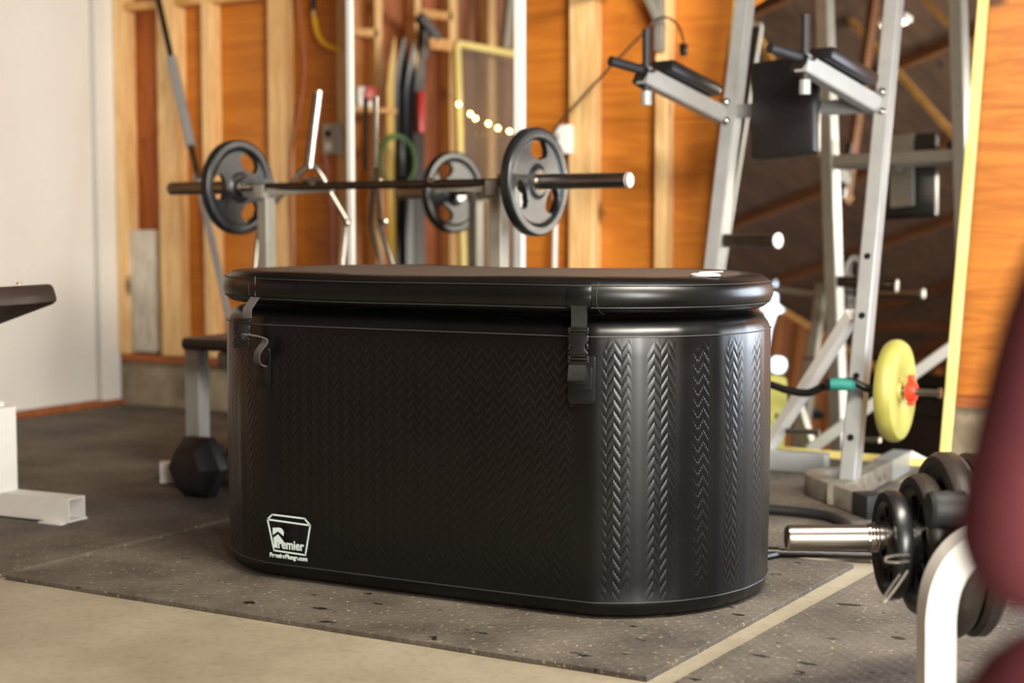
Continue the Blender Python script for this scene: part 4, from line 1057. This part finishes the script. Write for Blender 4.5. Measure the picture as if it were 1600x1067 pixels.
# ------------------------------------------------------------------ seen in the left mirror: things along the left wall
XW = XL+.03
def ski(label, px, py0, py1, wpx, mt_, tilt=0, tip=True, mt2=None, grp=None, X_=XW):
    a_ = PM(px, py0, PL, X=X_+.02); b_ = PM(px+tilt, py1, PL, X=X_+.14)
    mid = a_.lerp(b_, .55); b_ = a_+(b_-a_)*((a_.z-.02)/(a_.z-b_.z))
    o = thing('ski', label, 'ski', b_, grp)
    ww = abs(PM(px+wpx/2, 200, PL, X=X_).y-PM(px-wpx/2, 200, PL, X=X_).y)
    d_ = (a_-b_); L_ = d_.length; d_.normalize(); s_ = V((0, 1, 0)); n_ = d_.cross(s_).normalized()
    n_ = -n_ if n_.x < 0 else n_
    vs = []; fs = []; K = 14
    for k in range(K+1):
        t = k/K; wv = ww/2*(1 if t < .8 else sqrt(max(.02, 1-((t-.8)/.2)**2)))*(1-.12*sin(pi*t)); c = b_+d_*L_*t+n_*(.05*max(0, t-.85)/.15)
        vs += [c-s_*wv, c+s_*wv, c+s_*wv+n_*.012, c-s_*wv+n_*.012]
    for k in range(K):
        for j in range(4): i = (j+1) % 4; fs.append((k*4+j, k*4+i, k*4+4+i, k*4+4+j))
    MB().add(vs, fs+[(3, 2, 1, 0), (K*4, K*4+1, K*4+2, K*4+3)]).build('board', mt_, o, smooth=30)
    if mt2:
        c = mid+n_*.03; MB().beam(c-d_*.12, c+d_*.12, ww*.5, .035, n_).build('binding', mt2, o, bevel=.006)
    return o
ski('yellow-edged ski leaning on the studs, leftmost of those reflected in the mirror', 607, 62, 400, 12, 'ski_yellow', 4, grp=None)
ski('black ski beside the yellow-edged one, reflected in the mirror', 622, 62, 395, 20, 'ski_black', 4, mt2='ski_blue')
ski('slate ski in the middle of the reflected row', 637, 70, 400, 14, 'ski_blue', 2, mt2='ski_black', X_=XW+.04)
ski('wide black ski with a red mark, rightmost of the reflected row', 651, 78, 260, 18, 'ski_black', 2, mt2='ski_red', X_=XW+.06)
o = thing('green_coil', 'green garden hose coil hanging below the skis in the mirror', 'hose', PM(617, 250, PL, X=XW+.2))
cg = PM(617, 252, PL, X=XW+.22); rg = abs(PM(646, 250, PL, X=XW+.22).y-cg.y)
for k in range(3):
    MB().tube([cg+V((.02*k, cos(t)*rg*(1-.07*k), sin(t)*rg*(1.15-.05*k))) for t in [2*pi*j/30 for j in range(31)]], .006, 6, caps=False).build('coil', 'green', o)
q = PM(566, 152, PL, X=XW+.1)
o = thing('paper_box', 'white box with a red lid on the ledge left in the mirror', 'box', q-V((0, 0, .05)))
MB().box(q, (.08, .11, .11)).build('box', 'white_pl', o, bevel=.004)
MB().box(q+V((.045, -.02, .02)), (.02, .07, .075), rx=.4).build('lid', 'ski_red', o, bevel=.006)
MB().box(q-V((.02, 0, .07)), (.14, .40, .022)).build('ledge', 'block', o)
q = PM(672, 70, PL, X=XW+.05)
o = MB().beam(PM(655, 25, PL, X=XW+.08), PM(682, 60, PL, X=XW+.08), .06, .05).beam(PM(661, 30, PL, X=XW+.06), PM(661, 92, PL, X=XW+.06), .03, .06).build('shelf_bracket', 'ski_black')
tag(o, 'black shelf bracket high on the studs, reflected in the mirror', 'bracket')
o = MB().beam(PM(667, 68, PL, X=XW+.08), PM(703, 72, PL, X=XW+.08), .06, .06).build('shelf_board', 'block'); tag(o, 'short pale board on the black bracket, reflected in the mirror', 'board')
for px, wp in ((592, 11), (653, 9), (708, 12), (768, 11), (832, 10)):
    a_ = PM(px-wp/2, 200, PL, X=XL-.01); b_ = PM(px+wp/2, 200, PL, X=XL-.01)
    MB().box((XL-.05, (a_.y+b_.y)/2, 1.22), (.088, abs(a_.y-b_.y), 2.4)).build('stud', 'stud', wl, smooth=0)
for pa, pb, py in ((545, 590, 48), (545, 590, 172), (655, 706, 20)):
    a_ = PM(pa, py, PL, X=XL-.01); b_ = PM(pb, py, PL, X=XL-.01)
    MB().box((XL-.05, (a_.y+b_.y)/2, a_.z), (.088, abs(a_.y-b_.y), .045)).build('fire_block', 'block', wl, smooth=0)
for pa, pb, m_ in ((538, 592, 'ply'), (592, 655, 'ply_dark'), (655, 708, 'ply_dark'), (708, 768, 'brown_board'), (768, 840, 'brown_board')):
    a_ = PM(pa, 200, PL, X=XL-.09); b_ = PM(pb, 200, PL, X=XL-.09)
    MB().box((XL-.096, (a_.y+b_.y)/2, 1.3), (.01, abs(a_.y-b_.y)-.004, 2.1)).build('plywood_panel', m_, wl, smooth=0)
# framed glass panel with string lights
c_ = [PM(x, y, PL, X=XW+.10) for x, y in ((713, 68), (840, 92), (840, 430), (723, 430))]
fp = thing('framed_panel', 'tall glass panel in a yellow frame on the left wall, seen in the mirror', 'panel', (c_[2]+c_[3])/2)
up_ = V((0, 0, 1))
MB().beam(c_[3], c_[0], .035, .035).build('frame_side', 'gold_edge', fp, smooth=0)
MB().beam(c_[0], c_[1], .035, .035).build('frame_rail', 'gold_edge', fp, smooth=0)
MB().beam(c_[2], c_[1], .035, .035).build('frame_side', 'gold_edge', fp, smooth=0)
gm = mat('dim_glass', (150, 140, 130), .08, 0); gm.node_tree.nodes['Principled BSDF'].inputs['Alpha'].default_value = .22
M['dim_glass'] = gm
MB().add([c_[0], c_[1], c_[2], c_[3]]+[p+V((-.006, 0, 0)) for p in c_], [(0, 1, 2, 3), (7, 6, 5, 4), (0, 4, 5, 1), (1, 5, 6, 2), (2, 6, 7, 3), (3, 7, 4, 0)]).build('glass', 'dim_glass', fp, smooth=0)
sl = thing('string_lights', 'string of warm glowing bulbs hung in front of the framed panel, seen in the mirror', 'string lights', PM(760, 190, PL, X=XW+.25))
bp_ = [PM(x, y, PL, X=XW+.25) for x, y in ((717, 163), (735, 178), (743, 185), (763, 193), (778, 200), (796, 205), (808, 207), (830, 206))]
MB().tube([p+V((0, 0, .014)) for p in [bp_[0]+V((0, .25, .12))]+bp_+[bp_[-1]+V((0, -.3, .1))]], .002, 6).build('wire', 'brown_cord', sl)
for p in bp_:
    MB().lathe([(0, -.0095), (.006, -.0075), (.0085, 0), (.006, .0075), (0, .0095)], p, (0, 0, 1), 12).build('bulb', 'bulb', sl)
o = MB().beam(PM(789, 75, PL, X=XW+.12), PM(800, -40, PL, X=XW+.12), .05, .04).build('steel_strut', 'rack_grey'); tag(o, 'grey steel strut above the framed panel, seen in the mirror', 'strut')

# ------------------------------------------------------------------ seen in the right mirror
for (xa, ya), (xb, yb), Yk, wd in (((1285, -20), (1535, 262), 3.0, .085), ((1140, -20), (1325, 310), 3.5, .075), ((1420, -30), (1555, 120), 3.0, .06)):
    pa_, pb_ = PM(xa, ya, PR, Y=Yk), PM(xb, yb, PR, Y=Yk); dk = lambda x: 2.42+(x-XL+.3)/(RX-XL+.3)*1.57
    up_k = pa_+(pa_-pb_)*.6 if pa_.z+(pa_.z-pb_.z)*.6 < dk(pa_.x)+.15 else pa_
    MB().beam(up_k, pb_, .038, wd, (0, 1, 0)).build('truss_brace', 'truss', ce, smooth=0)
    for q in (up_k, pb_):
        if q.z < dk(q.x): MB().beam((q.x, q.y+.03, q.z-.04), (q.x, q.y+.03, dk(q.x)), .038, .07, (0, 1, 0)).build('truss_hanger', 'truss_old', ce, smooth=0)
q = PM(1206, 482, PR, Y=.6)
st_ = thing('star_lamp', 'blue-white star lamp on a stand, reflected beside the tub lid', 'lamp', (q.x, q.y, 0))
def star(c, R1, R2, n_, ax):
    d, a, u = frame(ax); pl2 = []
    for k in range(2*n_):
        t = pi*k/n_+pi/2; rr_ = (R1 if k % 4 == 0 else R1*.42) if k % 2 == 0 else R2; pl2.append((rr_*cos(t), rr_*sin(t)*1.0))
    return MB().prism(pl2, c, a, u, d*.03)
nq = (PM(1206, 482, PR, Y=.8)-q).normalized()
star(q, .23, .05, 4, nq).build('star_panel', 'star', st_, smooth=0)
MB().cyl((q.x, q.y, 0.02), (q.x, q.y, q.z-.1), .014, 10).build('pole', 'star', st_)
MB().lathe([(0, 0), (.16, 0), (.16, .015), (.02, .03), (0, .03)], (q.x, q.y, 0.0005), (0, 0, 1), 24).build('base', 'iron', st_)
q2 = PM(1216, 570, PR, Y=.7)
MB().lathe([(0, -.06), (.045, -.045), (.06, 0), (.045, .045), (0, .06)], q2, (0, 0, 1), 16).build('round_lamp', 'star', st_)
q = PM(1398, 32, PR, z=2.30)
o = thing('ceiling_light', 'white fluorescent batten under the trusses, reflected at the top of the leaning mirror', 'light fixture', q)
MB().box(q, (.16, .06, .03), rz=.2).build('housing', 'white_pl', o, bevel=.004)
MB().box(q-V((0, 0, .02)), (.14, .03, .02), rz=.2).build('tube', 'tube_light', o, bevel=.008)

# ------------------------------------------------------------------ person in maroon at the right edge (crouching close to the camera)
def skin(name, m, parent, joints, edges, root=0, sub=2):
    me_ = bpy.data.meshes.new(name); off = parent.location
    me_.from_pydata([V(j[0])-off for j in joints], edges, [])
    o_ = bpy.data.objects.new(name, me_); C.objects.link(o_); o_.parent = parent
    md_ = o_.modifiers.new('skin', 'SKIN'); sv = me_.skin_vertices[0].data
    for i, j in enumerate(joints): sv[i].radius = (j[1], j[1] if len(j) < 3 else j[2]); sv[i].use_root = (i == root)
    md_.use_smooth_shade = True
    s2 = o_.modifiers.new('sub', 'SUBSURF'); s2.levels = s2.render_levels = sub
    me_.materials.append(M[m]); return o_
def W(px, py, d_): return P(px, py, d=d_)
# camera-plan placing: x to the right, d forward
def cp_(x, d_, h_): v_ = cm(x, d_); v_.z = h_; return v_
pr_ = thing('person', 'person in maroon jacket and trousers crouching at the right edge, out of focus', 'person', cp_(.50, 1.02, 0))
J = [(cp_(.50, .98, .52), .13, .11),      # 0 pelvis
     (cp_(.51, 1.00, .68), .12, .10),     # 1 waist
     (cp_(.52, 1.03, .86), .135, .105),   # 2 chest
     (cp_(.52, 1.05, .97), .10, .08),     # 3 upper chest
     (cp_(.385, 1.02, .90), .058),         # 4 left shoulder
     (cp_(.343, 1.02, .700), .055),        # 5 elbow
     (cp_(.45, 1.20, .70), .044),         # 6 forearm
     (cp_(.52, 1.28, .71), .036),         # 7 wrist
     (cp_(.68, 1.06, .92), .062),         # 8 right shoulder
     (cp_(.73, 1.14, .74), .052),         # 9
     (cp_(.65, 1.30, .72), .036),         # 10 wrist
     (cp_(.43, .97, .565), .10),          # 11 left hip
     (cp_(.352, 1.03, .603), .108),         # 12 left knee
     (cp_(.43, 1.10, .34), .066),         # 13 shin
     (cp_(.47, 1.18, .12), .048),         # 14 ankle
     (cp_(.60, 1.02, .50), .09),          # 15
     (cp_(.66, 1.38, .58), .075),         # 16
     (cp_(.64, 1.24, .34), .056),
     (cp_(.62, 1.16, .12), .046),
     (cp_(.52, 1.06, 1.05), .055)]        # 19 collar
E_ = [(0, 1), (1, 2), (2, 3), (3, 4), (4, 5), (5, 6), (6, 7), (3, 8), (8, 9), (9, 10), (0, 11), (11, 12), (12, 13), (13, 14), (0, 15), (15, 16), (16, 17), (17, 18), (3, 19)]
skin('body', 'maroon', pr_, J, E_, 0)
hc = cp_(.52, 1.10, 1.20)
fw_ = (cp_(.2, 2.0, .9)-hc).normalized()
dh, ah_, uh = frame(fw_, (0, 0, 1))
hv = []; hf = []; na, nb = 20, 14
for i in range(nb+1):
    t = pi*i/nb
    for k in range(na):
        p_ = 2*pi*k/na; x, y, z = sin(t)*cos(p_), sin(t)*sin(p_), cos(t)
        jaw = 1-.28*max(0, -z)
        fy = .095*jaw; fx = .075*jaw
        nose = .022*math.exp(-((x/.16)**2+((z+.12)/.2)**2)) if y > 0 else 0
        eye = -.010*(math.exp(-(((x-.36)/.16)**2+((z-.05)/.12)**2))+math.exp(-(((x+.36)/.16)**2+((z-.05)/.12)**2))) if y > 0 else 0
        hv.append(hc+ah_*x*fx+dh*(y*fy+nose+eye)+uh*z*.118)
for i in range(nb):
    for k in range(na): j = (k+1) % na; hf.append((i*na+k, i*na+j, (i+1)*na+j, (i+1)*na+k))
hd = MB().add(hv, hf).build('head', 'skin', pr_, smooth=80, sub=1)
MB().cyl(cp_(.52, 1.06, 1.03), hc-V((0, 0, .06)), .05, 16).build('neck', 'skin', pr_)
for s_ in (-1, 1):
    MB().lathe([(0, -.006), (.014, -.004), (.016, .004), (.010, .008), (0, .006)], hc+ah_*.074*s_+uh*.0, ah_*s_, 12).build('ear', 'skin', hd)
    MB().lathe([(0, -.010), (.009, -.004), (.009, .004), (0, .010)], hc+ah_*.027*s_+dh*.082+uh*.006, dh, 12).build('eye', 'white_pl', hd)
MB().tube([hc-ah_*.022+dh*.088-uh*.055, hc+dh*.094-uh*.056, hc+ah_*.022+dh*.088-uh*.055], .004, 8).build('mouth', 'ski_red', hd)
hv = [hc+(p-hc)*1.09+uh*.008-dh*.012 for p in hv[:na*9]]
hf = [f for f in hf if max(f) < na*9 and not (f[0]//na > 3 and ((hv[f[0]]-hc).dot(dh) > .02))]
MB().add(hv, hf).build('hair', 'hair', hd, smooth=80)
for wq, el in ((J[7][0], J[6][0]), (J[10][0], J[9][0])):
    d_ = (wq-el).normalized(); s_ = d_.cross(V((0, 0, 1))).normalized(); u_ = s_.cross(d_)
    hj = [(wq, .026), (wq+d_*.045, .034, .016), (wq+d_*.085, .038, .014)]; he = [(0, 1), (1, 2)]
    for k, (o_, ln) in enumerate(((-.030, .062), (-.010, .074), (.010, .070), (.029, .055))):
        b = len(hj); r0_ = wq+d_*.088+s_*o_
        hj += [(r0_, .0095), (r0_+d_*ln*.5-u_*.006, .009), (r0_+d_*ln*.8-u_*.028, .008), (r0_+d_*ln*.75-u_*.045, .007)]; he += [(2, b), (b, b+1), (b+1, b+2), (b+2, b+3)]
    b = len(hj); r0_ = wq+d_*.035-s_*.034
    hj += [(r0_, .011), (r0_+d_*.03-s_*.022-u_*.006, .010), (r0_+d_*.058-s_*.022-u_*.02, .008)]; he += [(1, b), (b, b+1), (b+1, b+2)]
    skin('hand', 'skin', pr_, hj, he, 0, 1)
for an in (J[14][0], J[18][0]):
    skin('shoe', 'shoe', pr_, [(V((an.x, an.y, .07)), .045), (V((an.x, an.y, .045)), .044, .04), (V((an.x, an.y, .04))+fwd*.12, .045, .034), (V((an.x, an.y, .032))+fwd*.21, .036, .026)], [(0, 1), (1, 2), (2, 3)], 0)
